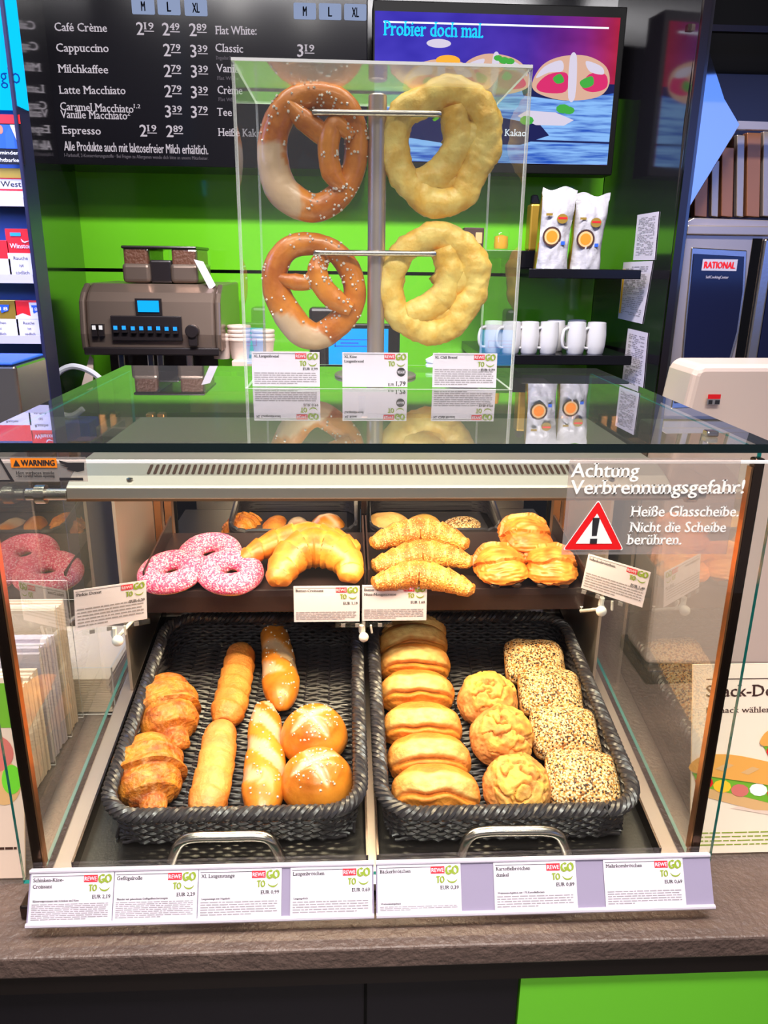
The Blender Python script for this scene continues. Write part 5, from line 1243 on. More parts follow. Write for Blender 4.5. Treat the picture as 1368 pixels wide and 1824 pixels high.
for i, ((x, y, z), lb) in enumerate(zip([(0.2634, 1.1905, 1.2051), (0.3503, 1.1893, 1.2049), (0.3206, 1.2923, 1.2173)], ['front chocolate pastry next to the speckled croissants', 'front chocolate pastry at the right end of the shelf', 'rear chocolate pastry lying on top between the front two'])):
    sd = 90 + i * 4
    def fn(d, sd=sd):
        k = (math.atan2(d.z, -d.y) * 0.95 + 0.25 * noise.noise(Vector((d.x * 1.2, sd, 0)))) % 1.0
        seam_ = 0.0065 * (0.5 - k) if d.z > -0.1 else 0
        return seam_ + 0.0022 * noise.noise(d * 1.6 + Vector((sd, 0, 0))) + 0.0022 * noise.noise(Vector((d.x * 2, d.y * 9, d.z * 9 + sd))), 0.4 * smooth01(0.6, 1.0, d.z) * max(0, noise.noise(d * 3 + Vector((sd, 2, 0))) + 0.4), 0
    bm = blob(0.0445, 0.052, 0.0335, fn, 6, 2.9, 0.6)
    yy = y + 0.040 if i < 2 else y + 0.006
    lift = 0.001 if i < 2 else 0.024
    M = Matrix.Translation((x, yy, sfl(yy) + lift)) @ Matrix.Rotation(radians(10 + 4 * (i == 2)), 4, 'X') @ Matrix.Rotation(radians((4, -5, 2)[i]), 4, 'Z'); place(bm, M)
    root = pastry('chocolate_pastry', lb, 'chocolate pastry', bm, 'sweet_crust', 'chocolate pastries on the shelf', (x, yy, sfl(yy)))
    if i < 2:
        out = bmesh.new()
        for q in (-0.018, 0.018):
            b2 = bmesh.new(); bmesh.ops.create_icosphere(b2, subdivisions=3, radius=1.0); b2.transform(M @ Matrix.Translation((q, -0.0475, 0.012)) @ Matrix.Diagonal((0.009, 0.006, 0.005, 1)))
            me = bpy.data.meshes.new('t'); b2.to_mesh(me); out.from_mesh(me); bpy.data.meshes.remove(me); b2.free()
        part(root, 'filling', out, 'filling', smooth=True, label='dark chocolate ends')

# ---------------------------------------------------------------- solid stand-ins for the mirror image behind the shelf
LZ = 1.1725
def stand_in_basket(x0, x1, label):
    root = thing('stand_in_basket', label, 'basket', ((x0 + x1) / 2, 1.55, LZ), 'stand-ins for the mirrored baskets')
    lp = []
    for cx_, cy_, a0 in ((x1 - 0.04, 1.49, -pi / 2), (x1 - 0.04, 1.60, 0), (x0 + 0.04, 1.60, pi / 2), (x0 + 0.04, 1.49, pi)):
        for k in range(8): t = a0 + pi / 2 * k / 7; lp.append((cx_ + 0.04 * cos(t), cy_ + 0.04 * sin(t)))
    bm = bmesh.new()
    for i in range(9): tube(bm, [(x, y, LZ + 0.004 + i * 0.0085 * (0.12 + (y - 1.45) * 2.6) + 0.0012 * sin(j * 2.2 + i * pi)) for j, (x, y) in enumerate(lp)], 0.0046, 6, closed=True, up=Vector((0, 0, 1)))
    part(root, 'side_weave', bm, 'wicker', smooth=True)
    bm = bmesh.new()
    for k in range(2): tube(bm, [(x, y, LZ + 0.008 + 0.074 * (0.12 + (y - 1.45) * 2.6) + 0.003 * cos(j * 1.6 + k * pi)) for j, (x, y) in enumerate(lp)], 0.005, 6, closed=True, up=Vector((0, 0, 1)))
    part(root, 'braided_rim', bm, 'wicker', smooth=True)
    part(root, 'basket_floor', B(x0 + 0.02, x1 - 0.02, 1.47, 1.62, LZ + 0.001, LZ + 0.004), 'wicker')
stand_in_basket(-0.235, 0.020, 'stand-in for the mirrored left basket, at the back above the donuts')
stand_in_basket(0.045, 0.315, 'stand-in for the mirrored right basket, at the back behind the speckled croissants')
def stand_in_roll(px_, rx_, ry_, rz_, yaw, name, label, cat, m_, tonef=None, e_=2.1, stepk=0.0):  # added solid pastry in place of one seen mirrored
    x, y, z = px_; sd = x * 91
    def fn(d):
        k = (d.y * 2.6 + 0.2 * noise.noise(Vector((d.x * 2, sd, 0)))) % 1.0
        return 0.002 * noise.noise(d * 2.5 + Vector((sd, 0, 0))) + stepk * (0.5 - k), (tonef(d) if tonef else 0), 1
    bm = blob(rx_, ry_, rz_, fn, 5, e_, 0.6); place(bm, Matrix.Translation((x, 1.535, z - rz_ * 0.9)) @ Matrix.Rotation(radians(12), 4, 'X') @ Matrix.Rotation(yaw, 4, 'Z'))
    pastry(name, label, cat, bm, m_, 'stand-ins for the mirrored pastries', (x, 1.535, z))
cross = lambda d: max(math.exp(-((d.x + d.y * 0.4) / 0.16) ** 2), math.exp(-((d.y - 0.2) / 0.16) ** 2)) * smooth01(0.1, 0.4, d.z)
RP = [(-0.2207, 1.535, 1.1735), (-0.1542, 1.535, 1.1695), (-0.1015, 1.535, 1.1668), (-0.0401, 1.535, 1.1766), (0.0852, 1.535, 1.1761), (0.1627, 1.535, 1.1708), (0.2479, 1.535, 1.1655)]
stand_in_roll(RP[0], 0.036, 0.055, 0.034, radians(-25), 'ham_croissant', 'stand-in for the mirrored flaky croissant, at the back above the donuts', 'croissant', 'croissant_crust', None, 2.1, 0.006)
stand_in_roll(RP[1], 0.026, 0.055, 0.027, radians(-14), 'pastry_roll', 'stand-in for the mirrored golden roll end, left of the butter croissant', 'pastry roll', 'roll_crust')
stand_in_roll(RP[2], 0.027, 0.050, 0.027, radians(8), 'lye_stick', 'stand-in for the mirrored pale lye stick end, over the butter croissant', 'lye stick', 'lye_crust', lambda d: smooth01(0.0, 0.4, d.z) * smooth01(-0.3, 0.2, d.y))
stand_in_roll(RP[3], 0.037, 0.037, 0.034, 0.4, 'lye_bun', 'stand-in for the mirrored cross cut lye bun, beside the centre post', 'lye bun', 'lye_crust', cross)
stand_in_roll(RP[4], 0.056, 0.038, 0.040, 0.0, 'oval_bread_roll', 'stand-in for the mirrored pale oval roll, just right of the centre post', 'bread roll', 'baker_crust', lambda d: 0.5)
stand_in_roll(RP[5], 0.042, 0.042, 0.040, 0.3, 'round_bread_roll', 'stand-in for the mirrored round roll, over the rear speckled croissant', 'bread roll', 'potato_crust', lambda d: 0.6 * smooth01(0.2, 0.6, d.z))
stand_in_roll(RP[6], 0.046, 0.046, 0.034, 0.1, 'seeded_roll', 'stand-in for the mirrored seeded roll, beside the rear chocolate pastry', 'seeded roll', 'seed_crust', None, 3.0)

# ---------------------------------------------------------------- printed price cards
def logo(bm, m, x, y, s, z=0.0006):
    """x,y = top left corner of the mark; s = its width"""
    rect(bm, m, x, x + s * 0.50, y - s * 0.24, y, 0, z); text(bm, 'REWE', m, x + s * 0.03, y - s * 0.19, s * 0.14, s * 0.44, 0.02, 2, 'L', z + 0.0004)
    text(bm, 'TO', m, x + s * 0.20, y - s * 0.56, s * 0.23, s * 0.28, 0.05, 1, 'L', z); text(bm, 'GO', m, x + s * 0.54, y - s * 0.28, s * 0.30, s * 0.46, 0.06, 1, 'L', z)
    arc = [(x + s * 0.77 + s * 0.2 * cos(t), y - s * 0.36 + s * 0.16 * sin(t)) for t in [pi + pi * (0.12 + 0.76 * k / 10) for k in range(11)]]
    arc2 = [(x + s * 0.77 + s * 0.2 * cos(t), y - s * 0.385 + s * 0.19 * sin(t)) for t in [pi + pi * (0.12 + 0.76 * k / 10) for k in range(11)]]
    for k in range(10): flatpoly(bm, m, [arc[k], arc2[k], arc2[k + 1], arc[k + 1]], 1, z)
def price_card(m, w, h, label, title, price, group, nl=6, ltop=0.42, head=None, veggie=False, seed=0, thick=0.0008, rule=True, pframe=None):
    bm = bmesh.new(); box(bm, 0, w, 0, h, -thick, 0, 0, m)
    root = solid('price_card', label, 'price card', bm, 'paper', tuple(m.translation), group)
    bm = bmesh.new(); s = w * 0.33
    logo(bm, m, w - s - w * 0.03, h * 0.96, s)
    part(root, 'logo', bm, ['logo_red', 'logo_olive', 'paper'], label='red and olive shop mark')
    bm = bmesh.new(); th = h * 0.075
    for k, t in enumerate(title):
        text(bm, t, m, w * 0.03, h * (0.84 - 0.13 * k), th, None, 0.03, 0, 'L', 0.0005)
    if rule: rect(bm, m, w * 0.02, w * 0.64, h * 0.945, h * 0.955, 0, 0.0005)
    if veggie:
        text(bm, price, m, w * 0.97, h * 0.04, h * 0.13, None, 0.02, 0, 'R', 0.0005); text(bm, 'EUR', m, w * 0.70, h * 0.04, h * 0.07, None, 0.0, 0, 'L', 0.0005)
        disc(bm, m, w * 0.90, h * 0.44, h * 0.13, h * 0.13, 0, 0.0005); text(bm, 'VEGGIE', m, w * 0.90, h * 0.40, h * 0.08, h * 0.22, 0.02, 1, 'C', 0.0008)
    else:
        text(bm, 'EUR ' + price, m, w * 0.97, h * (0.95 - 0.33) - h * 0.14, h * 0.075, w * 0.22, 0.03, 0, 'R', 0.0005)
    if head: text(bm, head, m, w * 0.04, h * (ltop + 0.03), h * 0.04, None, 0.02, 0, 'L', 0.0005)
    if nl: lines(bm, m, w * 0.03, w * 0.95, h * 0.06, h * ltop, nl, 2, 0.0005, 0.42, seed)
    part(root, 'print', bm, ['ink', 'paper', 'ink_grey'], label='dark product name, price and small print')
    return root
tilt = math.atan2(0.030, 0.052)
def rail_m(x): return Matrix.Translation((x, 0.7606, 0.9252)) @ Matrix.Rotation(pi / 2 - tilt, 4, 'X') @ Matrix.Translation((0, 0, 0.0014))
RC = [(-0.3915, -0.2905, ['Schinken-Käse-', 'Croissant'], '2,19', 9, 0.40, 'Blätterteigcroissant mit Schinken und Käse', 'leftmost card of the front rail, Schinken-Käse-Croissant'),
      (-0.2895, -0.1870, ['Geflügelrolle'], '2,29', 9, 0.40, 'Plunder mit gekochtem Geflügelfleischerzeugnis', 'front rail card reading Geflügelrolle, second from the left end'),
      (-0.1860, -0.0830, ['XL Laugenstange'], '0,99', 6, 0.36, 'Laugenstange mit Hagelsalz', 'front rail card reading XL Laugenstange left of the lilac gap'),
      (-0.0720, 0.0305, ['Laugenbrötchen'], '0,69', 5, 0.32, 'Laugengebäck', 'front rail card reading Laugenbrötchen beside the rail joint'),
      (0.0370, 0.1430, ['Bäckerbrötchen'], '0,39', 3, 0.16, 'Weizenkleingebäck', 'front rail card reading Bäckerbrötchen right of the rail joint'),
      (0.1850, 0.2910, ['Kartoffelbrötchen', 'dunkel'], '0,89', 5, 0.32, 'Weizenmischgebäck mit 17% Kartoffelflocken', 'front rail card reading Kartoffelbrötchen dunkel between two lilac gaps'),
      (0.3270, 0.4310, ['Mehrkornbrötchen'], '0,69', 6, 0.36, None, 'rightmost card of the front rail, Mehrkornbrötchen')]
for i, (a, b, t, p, nl, lt_, hd_, lb) in enumerate(RC):
    price_card(rail_m(a), b - a, 0.0565, lb, t, p, 'price cards in the front rail', nl, lt_, hd_, seed=i)

def card_clip(c, w, label, toY, ball=True, m=None):
    """clear rail below a card with a hook on the tray lip and a round joint"""
    root = thing('card_clip', label, 'card clip', c, 'clear card clips on the shelf lip', m)
    R = M_of(root); bm = bmesh.new(); box(bm, -w / 2, w / 2, -0.002, 0.003, -0.006, 0.002, 0, R)
    part(root, 'holder_rail', bm, 'acrylic', bevel=0.001)
    bm = bmesh.new()
    for k in (-0.8, -0.3, 0.5): box(bm, k * w / 2, k * w / 2 + 0.007, -0.0025, -0.0005, -0.005, 0.001, 0, R)
    part(root, 'tab', bm, 'grey')
    bm = bmesh.new(); tube(bm, [R @ Vector((-0.004, 0.003, -0.004)), R @ Vector((-0.004, 0.004, -0.016)), R @ Vector((0, 0.006, -0.024))], 0.0045, 8)
    tube(bm, [R @ Vector((0.012, 0.003, -0.004)), R @ Vector((0.014, 0.006, -0.02))], 0.002, 6)
    part(root, 'hook', bm, 'acrylic_edge', smooth=True)
    b2 = bmesh.new(); bmesh.ops.create_icosphere(b2, subdivisions=3, radius=0.0085); b2.transform(Matrix.Translation(R @ Vector((0, -0.002, -0.024))))
    part(root, 'ball_joint', b2, 'acrylic_edge', smooth=True, label='round white joint')
    p = R @ Vector((0, 0.004, -0.022)); q = Vector((p.x, toY, 1.138))
    bm = bmesh.new(); tube(bm, [p, q, Vector((p.x, toY, 1.146))], 0.003, 8); part(root, 'arm', bm, 'acrylic_edge', smooth=True)
    return root
w_ = 0.109; hh = 0.063
c1 = (-0.0884, 1.17, 1.1291); c2 = (0.0249, 1.17, 1.13)
price_card(face_mat(c1, radians(4)), w_, hh, 'price card for butter croissants hung at the middle of the shelf', ['Butter-Croissant'], '1,19', 'price cards hung on the shelf', 5, 0.30, seed=21)
price_card(face_mat(c2, radians(4)), w_ - 0.001, hh, 'price card for nut croissants, just right of the shelf middle', ['Butter-Croissant mit', 'Nuss-Nougatcreme'], '1,69', 'price cards hung on the shelf', 6, 0.34, seed=22)
card_clip(tuple(Vector((0.0277, 1.169, 1.1253))), 0.095, 'clear clip under the two middle price cards', 1.184)
Lc = [(-0.3941, 1.03, 1.1863), (-0.3058, 1.085, 1.1786), (-0.3012, 1.085, 1.2354)]
a, b = Vector(Lc[0]), Vector(Lc[1]); yaw = math.atan2(b.y - a.y, b.x - a.x); rl = math.atan2(b.z - a.z, math.hypot(b.x - a.x, b.y - a.y))
m = face_mat(a, radians(3), yaw, rl); price_card(m, (b - a).length, 0.062, 'price card for the pink donuts turned at the left glass', ['Pinkie Donut'], '1,29', 'price cards hung on the shelf', 6, 0.55, seed=23)
mid = a.lerp(b, 0.56) + Vector((0, 0.001, -0.003))
card_clip(tuple(mid), 0.10, 'clear clip under the donut price card', 1.184, m=Matrix.Rotation(yaw, 4, 'Z') @ Matrix.Rotation(-rl, 4, 'Y'))
Rc = [(0.368, 1.1, 1.2179), (0.4466, 1.045, 1.2089)]
a, b = Vector(Rc[0]), Vector(Rc[1]); yaw = math.atan2(b.y - a.y, b.x - a.x); rl = math.atan2(b.z - a.z, math.hypot(b.x - a.x, b.y - a.y))
m = face_mat(a, radians(3), yaw, rl); price_card(m, (b - a).length, 0.058, 'tilted price card at the right end of the shelf', ['Schokobrötchen'], '1,49', 'price cards hung on the shelf', 6, 0.5, seed=24)
mid = a.lerp(b, 0.4) + Vector((0, 0.001, -0.003))
card_clip(tuple(mid), 0.09, 'clear clip under the tilted card at the right end', 1.184, m=Matrix.Rotation(yaw, 4, 'Z') @ Matrix.Rotation(-rl, 4, 'Y'))

# ---------------------------------------------------------------- warning stickers on the front glass
SY = 0.7950
q = [(0.2399, 0.795, 1.3921), (0.2336, 0.795, 1.5033), (0.4409, 0.795, 1.5034), (0.4308, 0.795, 1.3896)]
ws = thing('warning_sticker', 'clear warning sticker with red triangle on the front glass', 'sticker', (q[0][0], SY, q[0][2]))
bm = bmesh.new(); x0, x1, z0, z1 = q[0][0], q[2][0] - 0.012, q[0][2], q[1][2]
hexa(bm, [Vector((x0, SY, z0)), Vector((x1, SY, z0)), Vector((x1, SY, z1)), Vector((x0, SY, z1))], [Vector((x0, SY + 0.0006, z0)), Vector((x1, SY + 0.0006, z0)), Vector((x1, SY + 0.0006, z1)), Vector((x0, SY + 0.0006, z1))])
part(ws, 'film', bm, 'film', label='faintly hazy clear film')
tri = [(0.2754, 1.4555), (0.2416, 1.3985), (0.3086, 1.3982)]
cx = sum(p[0] for p in tri) / 3; cz = sum(p[1] for p in tri) / 3
fm = face_mat((0, SY - 0.0008, 0)); bm = bmesh.new()
def rounded(pts, k, rr):
    out = []
    for i in range(3):
        p = Vector((pts[i][0], pts[i][1])); c = Vector((cx, cz)); p = c + (p - c) * k
        a_ = (Vector(pts[(i - 1) % 3]) - Vector(pts[i])).normalized(); b_ = (Vector(pts[(i + 1) % 3]) - Vector(pts[i])).normalized()
        for t in range(6):
            u = t / 5; out.append(p + a_ * rr * (1 - u) ** 2 + b_ * rr * u ** 2)
    return [(v.x, v.y) for v in out]
flatpoly(bm, fm, rounded(tri, 1.04, 0.004), 1); flatpoly(bm, fm, rounded(tri, 1.0, 0.004), 0, 0.0003); flatpoly(bm, fm, rounded(tri, 0.62, 0.001), 1, 0.0006)
ex, ez = (0.2736, 1.4361); ex2, ez2 = (0.2749, 1.403)
H_ = ez - ez2; xm = (ex + ex2) / 2
flatpoly(bm, fm, [(xm - 0.0035, ez), (xm + 0.0045, ez), (xm + 0.003, ez2 + H_ * 0.36), (xm - 0.0025, ez2 + H_ * 0.36)], 2, 0.0009); rect(bm, fm, xm - 0.004, xm + 0.004, ez2 + H_ * 0.08, ez2 + H_ * 0.26, 2, 0.0009)
part(ws, 'triangle', bm, ['red', 'white', 'ink'], label='red edged triangle with black exclamation mark')
bm = bmesh.new()
for s, a, b, h, bo in [('Achtung', (0.2425, 1.4823), (0.3168, 1.4822), 0.016, 0.05), ('Verbrennungsgefahr!', (0.2436, 1.4632), (0.4367, 1.4636), 0.016, 0.05), ('Heiße Glasscheibe.', (0.3131, 1.4372), (0.4352, 1.4369), 0.0125, 0.03), ('Nicht die Scheibe', (0.3139, 1.4188), (0.4233, 1.4184), 0.0125, 0.03), ('berühren.', (0.3124, 1.4042), (0.3746, 1.4039), 0.0125, 0.03)]:
    m = face_mat((a[0], SY - 0.0008, a[1]), 0, 0, math.atan2(b[1] - a[1], b[0] - a[0])); text(bm, s, m, 0, 0, h, math.hypot(b[0] - a[0], b[1] - a[1]), bo)
part(ws, 'lettering', bm, 'white', label='white German burn warning')
q = [(-0.3667, 0.795, 1.4774), (-0.363, 0.795, 1.504), (-0.2725, 0.795, 1.5041), (-0.2753, 0.795, 1.4774)]
w2 = thing('warning_sticker', 'small English hot surface sticker at the left corner of the glass', 'sticker', (q[0][0], SY, q[0][2]))
bm = bmesh.new(); x0, x1, z0, z1 = -0.384, q[2][0], q[0][2], q[1][2]
hexa(bm, [Vector((x0, SY, z0)), Vector((x1, SY, z0)), Vector((x1, SY, z1)), Vector((x0, SY, z1))], [Vector((x0, SY + 0.0006, z0)), Vector((x1, SY + 0.0006, z0)), Vector((x1, SY + 0.0006, z1)), Vector((x0, SY + 0.0006, z1))])
part(w2, 'film', bm, 'film')
bm = bmesh.new(); o = [(-0.3493, 1.4929), (-0.3022, 1.5031)]
rect(bm, fm, o[0][0], o[1][0], o[0][1], o[1][1], 0); ow = o[1][0] - o[0][0]; oh = o[1][1] - o[0][1]
text(bm, 'WARNING', fm, o[0][0] + ow * 0.23, o[0][1] + oh * 0.22, oh * 0.6, ow * 0.72, 0.04, 1, 'L', 0.0004)
flatpoly(bm, fm, [(o[0][0] + ow * 0.05, o[0][1] + oh * 0.15), (o[0][0] + ow * 0.2, o[0][1] + oh * 0.15), (o[0][0] + ow * 0.125, o[0][1] + oh * 0.85)], 1, 0.0004)
part(w2, 'lettering', bm, ['orange', 'ink'], label='black WARNING on an orange bar'); bm = bmesh.new()
tt = [(-0.3451, 1.4898), (-0.306, 1.4898), (-0.3457, 1.4856), (-0.3462, 1.4814)]
text(bm, 'Hot surfaces inside', fm, tt[0][0], tt[0][1] - 0.004, 0.0032, tt[1][0] - tt[0][0], 0.02, 0, 'L', 0.0004); text(bm, '- be careful when opening', fm, tt[0][0], tt[2][1] - 0.003, 0.0028, tt[1][0] - tt[0][0], 0.02, 0, 'L', 0.0004)
part(w2, 'small_lettering', bm, 'ink')
bm = bmesh.new(); hp = [(-0.2996, 1.5007), (-0.2912, 1.4983), (-0.274, 1.4983), (-0.2749, 1.4898), (-0.282, 1.488), (-0.2932, 1.4911), (-0.2907, 1.4929), (-0.2996, 1.4953), (-0.2927, 1.4953), (-0.2993, 1.4983)]
flatpoly(bm, fm, hp, 0); bb = [(-0.3015, 1.4789), (-0.277, 1.4807)]; rect(bm, fm, bb[0][0], bb[1][0], bb[0][1], bb[0][1] + 0.003, 0)
part(w2, 'hand_pictogram', bm, 'ink', label='black hand'); bm = bmesh.new()
t3 = [(-0.3593, 1.5031), (-0.3479, 1.4777), (-0.3743, 1.4777), (-0.3599, 1.4989), (-0.3522, 1.4795), (-0.3706, 1.4795)]
for k in range(3):
    k2 = (k + 1) % 3; flatpoly(bm, fm, [t3[k], t3[k2], t3[3 + k2], t3[3 + k]], 0)
part(w2, 'heat_pictogram', bm, 'ink', label='black heat triangle')

# ---------------------------------------------------------------- clear pretzel box on top of the case
AX0, AX1, AY0, AY1, AZ0, AZ1 = -0.155, 0.2575, 1.186, 1.485, 1.5155, 1.963
ab = thing('acrylic_box', 'clear acrylic box standing on the glass top over four pretzels', 'display box', ((AX0 + AX1) / 2, (AY0 + AY1) / 2, AZ0))
t = 0.004
bm = bmesh.new(); sheet(bm, AX0, AX1, AY0, AY0 + t, AZ0, AZ1 - t, 1); part(ab, 'front_pane', bm, ['acrylic', 'acrylic_edge'])
bm = bmesh.new(); sheet(bm, AX0, AX1, AY1 - t, AY1, AZ0, AZ1 - t, 1); part(ab, 'back_pane', bm, ['acrylic', 'acrylic_edge'])
for x in (AX0, AX1 - t):
    bm = bmesh.new(); sheet(bm, x, x + t, AY0 + t, AY1 - t, AZ0, AZ1 - t, 0); part(ab, 'side_pane', bm, ['acrylic', 'acrylic_edge'])
bm = bmesh.new(); sheet(bm, AX0, AX1, AY0, AY1, AZ1 - t, AZ1, 2); part(ab, 'top_pane', bm, ['acrylic_top', 'acrylic_edge'])
PYY = 1.335
stn = thing('pretzel_stand', 'brushed steel pretzel stand with two cross bars', 'stand', (0.049, PYY, AZ0))
bm = bmesh.new(); lathe(bm, [(0.0145, 0.003), (0.0145, 0.432), (0.013, 0.434), (0.001, 0.4341)], (0.0495, PYY, AZ0), 32); part(stn, 'pole', bm, 'satin_steel', smooth=True, sharp=35)
bm = bmesh.new(); lathe(bm, [(0.07, 0.0003), (0.07, 0.003), (0.068, 0.0045), (0.001, 0.0046)], (0.0495, PYY, AZ0), 40); part(stn, 'foot_plate', bm, 'satin_steel', smooth=True, sharp=35)
for l, r_ in [((-0.0481, 1.312, 1.919), (0.1435, 1.312, 1.9205)), ((-0.0486, 1.312, 1.7154), (0.1423, 1.312, 1.7161))]:
    l, r_ = Vector(l), Vector(r_); bk = Vector((0, 0.06, 0.004)); rd = 0.006
    pts = [l + bk, l + Vector((-0.001, 0.014, 0.001)), l + Vector((0.0015, 0.004, 0)), l + Vector((0.008, 0, 0)), l.lerp(r_, 0.5), r_ + Vector((-0.008, 0, 0)), r_ + Vector((-0.0015, 0.004, 0)), r_ + Vector((0.001, 0.014, 0.001)), r_ + bk]
    bm = bmesh.new(); tube(bm, catmull(pts, 5), 0.0046, 12); part(stn, 'cross_bar', bm, 'steel', smooth=True)

def strand(paths, fn_mat, name, label, matname, group, tonefn, lump, salt_n, sd):
    """a pretzel: several rope pieces joined in one body; each path = (points, radii, closed)"""
    bm = bmesh.new(); lt, ls = layers(bm)
    for pts, radii, closed in paths:
        per = 10; P_ = catmull(pts, per, closed); m = len(P_); nr = len(radii); fr = frames(P_, closed, Vector((0, -1, 0))); rings = []; n = 24
        for i, (p, (tt_, a, b)) in enumerate(zip(P_, fr)):
            f = i / per; k = int(f); u = f - k; r0 = radii[k % nr] if closed else radii[min(k, nr - 1)]; r1 = radii[(k + 1) % nr] if closed else radii[min(k + 1, nr - 1)]; r = r0 * (1 - u) + r1 * u; ring = []
            for q in range(n):
                th = tau * q / n; d = a * cos(th) + b * sin(th); pos = p + d * r; w = 1 + lump * noise.noise(pos * 38 + Vector((sd, 0, 0))) + lump * 0.6 * noise.noise(pos * 105 + Vector((sd, 0, 0))) + lump * 0.25 * abs(noise.noise(pos * 220))
                pos = p + Vector((d.x, d.y * 0.85, d.z)) * r * w; v = bm.verts.new(pos); v[lt] = tonefn(pos); v[ls] = 0; ring.append(v)
            rings.append(ring)
        for i in range(m if closed else m - 1):
            q0, q1 = rings[i], rings[(i + 1) % m]
            if closed and i == m - 1:
                best = min(range(n), key=lambda s_: (q0[0].co - q1[s_].co).length); q1 = q1[best:] + q1[:best]
            for q in range(n): bm.faces.new((q0[q], q0[(q + 1) % n], q1[(q + 1) % n], q1[q]))
        if not closed:
            for ring in (rings[0], rings[-1]):
                c = bm.verts.new(sum((v.co for v in ring), Vector()) / n); c[lt] = ring[0][lt]
                for q in range(n): bm.faces.new((ring[q], ring[(q + 1) % n], c))
    bmesh.ops.recalc_face_normals(bm, faces=bm.faces); src = bm.copy(); c = sum((v.co for v in bm.verts), Vector()) / len(bm.verts)
    root = pastry(name, label, 'pretzel', bm, matname, group, tuple(c))
    if salt_n: salt_on(root, src, salt_n, 0.0027, lambda f: f.normal.y < -0.35 and noise.noise(f.calc_center_median() * 30) > -0.05 and tonefn(f.calc_center_median()) < 0.3, sd)
    src.free(); return root
def tone_zone(a, b, r):
    a, b = Vector(a), Vector(b)
    def f(p):
        ab_ = b - a; u = max(0, min(1, (p - a).dot(ab_) / ab_.length_squared)); d = (p - (a + ab_ * u)); d.y *= 0.4
        return 1 - smooth01(r * 0.75, r, d.length + 0.008 * noise.noise(p * 60) + 0.003 * noise.noise(p * 190))
    return f
S = 0.00093
# upper salted pretzel
ring = [(-0.1069, 1.335, 1.8169), (-0.116, 1.335, 1.8658), (-0.105, 1.335, 1.9099), (-0.0765, 1.335, 1.9395), (-0.0382, 1.335, 1.9465), (-0.0035, 1.335, 1.9348), (0.0139, 1.335, 1.9043), (0.0158, 1.335, 1.8641), (0.0077, 1.335, 1.8312), (-0.0121, 1.335, 1.8034), (-0.0457, 1.335, 1.7844), (-0.0798, 1.335, 1.7923)]
in1 = [(-0.0931, 1.325, 1.9358), (-0.0661, 1.325, 1.9114), (-0.0386, 1.325, 1.8915), (-0.0178, 1.325, 1.8679)]
in2 = [(0.0103, 1.32, 1.8861), (-0.014, 1.32, 1.9038), (-0.0246, 1.32, 1.8894), (-0.0274, 1.32, 1.8615), (-0.0215, 1.32, 1.8333), (-0.0039, 1.32, 1.8131)]
rr = [28, 25, 24, 22, 21, 20, 20, 20, 20, 22, 23, 27]
strand([(ring, [x * S for x in rr], True), (in1, [9 * S, 18 * S, 18 * S, 9 * S], False), (in2, [8 * S, 16 * S, 18 * S, 18 * S, 18 * S, 8 * S], False)], None, 'salted_pretzel', 'upper brown salted pretzel hanging left of the pole', 'lye_crust', 'brown salted pretzels', tone_zone(*((-0.1196, 1.322, 1.852), (-0.0934, 1.322, 1.7845)), 0.030), 0.05, 170, 3)
ring = [(-0.0987, 1.335, 1.6169), (-0.1162, 1.335, 1.6574), (-0.1151, 1.335, 1.693), (-0.0933, 1.335, 1.7221), (-0.0565, 1.335, 1.7295), (-0.02, 1.335, 1.7178), (0.0048, 1.335, 1.69), (0.0141, 1.335, 1.6544), (0.0047, 1.335, 1.6252), (-0.0162, 1.335, 1.6011), (-0.0448, 1.335, 1.5824), (-0.0731, 1.335, 1.5877)]
in1 = [(-0.113, 1.325, 1.6755), (-0.0847, 1.325, 1.6696), (-0.0598, 1.325, 1.6717), (-0.0411, 1.325, 1.6983), (-0.0291, 1.325, 1.7089)]
in2 = [(-0.0407, 1.318, 1.7139), (-0.0473, 1.318, 1.6912), (-0.0386, 1.318, 1.6632), (-0.0176, 1.318, 1.6412), (0.0084, 1.318, 1.6262)]
strand([(ring, [x * S for x in (27, 24, 22, 20, 19, 19, 20, 20, 23, 24, 24, 27)], True), (in1, [8 * S, 15 * S, 13 * S, 14 * S, 6 * S], False), (in2, [7 * S, 17 * S, 19 * S, 19 * S, 12 * S], False)], None, 'salted_pretzel', 'lower brown salted pretzel hanging left of the pole', 'lye_crust', 'brown salted pretzels', tone_zone(*((-0.1094, 1.322, 1.5995), (-0.0493, 1.322, 1.5678)), 0.026), 0.05, 150, 4)
# cheese pretzels seen from their pale backs
ring = [(0.0839, 1.335, 1.8449), (0.0795, 1.335, 1.8896), (0.093, 1.335, 1.9257), (0.1303, 1.335, 1.9446), (0.1652, 1.335, 1.9547), (0.1966, 1.335, 1.942), (0.2208, 1.335, 1.9187), (0.2244, 1.335, 1.8866), (0.2115, 1.335, 1.857), (0.1982, 1.335, 1.8319), (0.183, 1.335, 1.8031), (0.1514, 1.335, 1.7942), (0.1162, 1.335, 1.8105)]
inn = [(0.1686, 1.335, 1.9351), (0.1763, 1.335, 1.8994), (0.1713, 1.335, 1.8669), (0.1498, 1.335, 1.8394), (0.1159, 1.335, 1.8247)]
inn2 = [(0.219, 1.345, 1.9179), (0.2046, 1.345, 1.9014), (0.1916, 1.345, 1.889), (0.164, 1.345, 1.9047)]
inn3 = [(0.2045, 1.344, 1.8437), (0.1759, 1.344, 1.829), (0.1531, 1.344, 1.8261), (0.126, 1.344, 1.8173)]
none = lambda p: smooth01(1.352, 1.36, p.y)
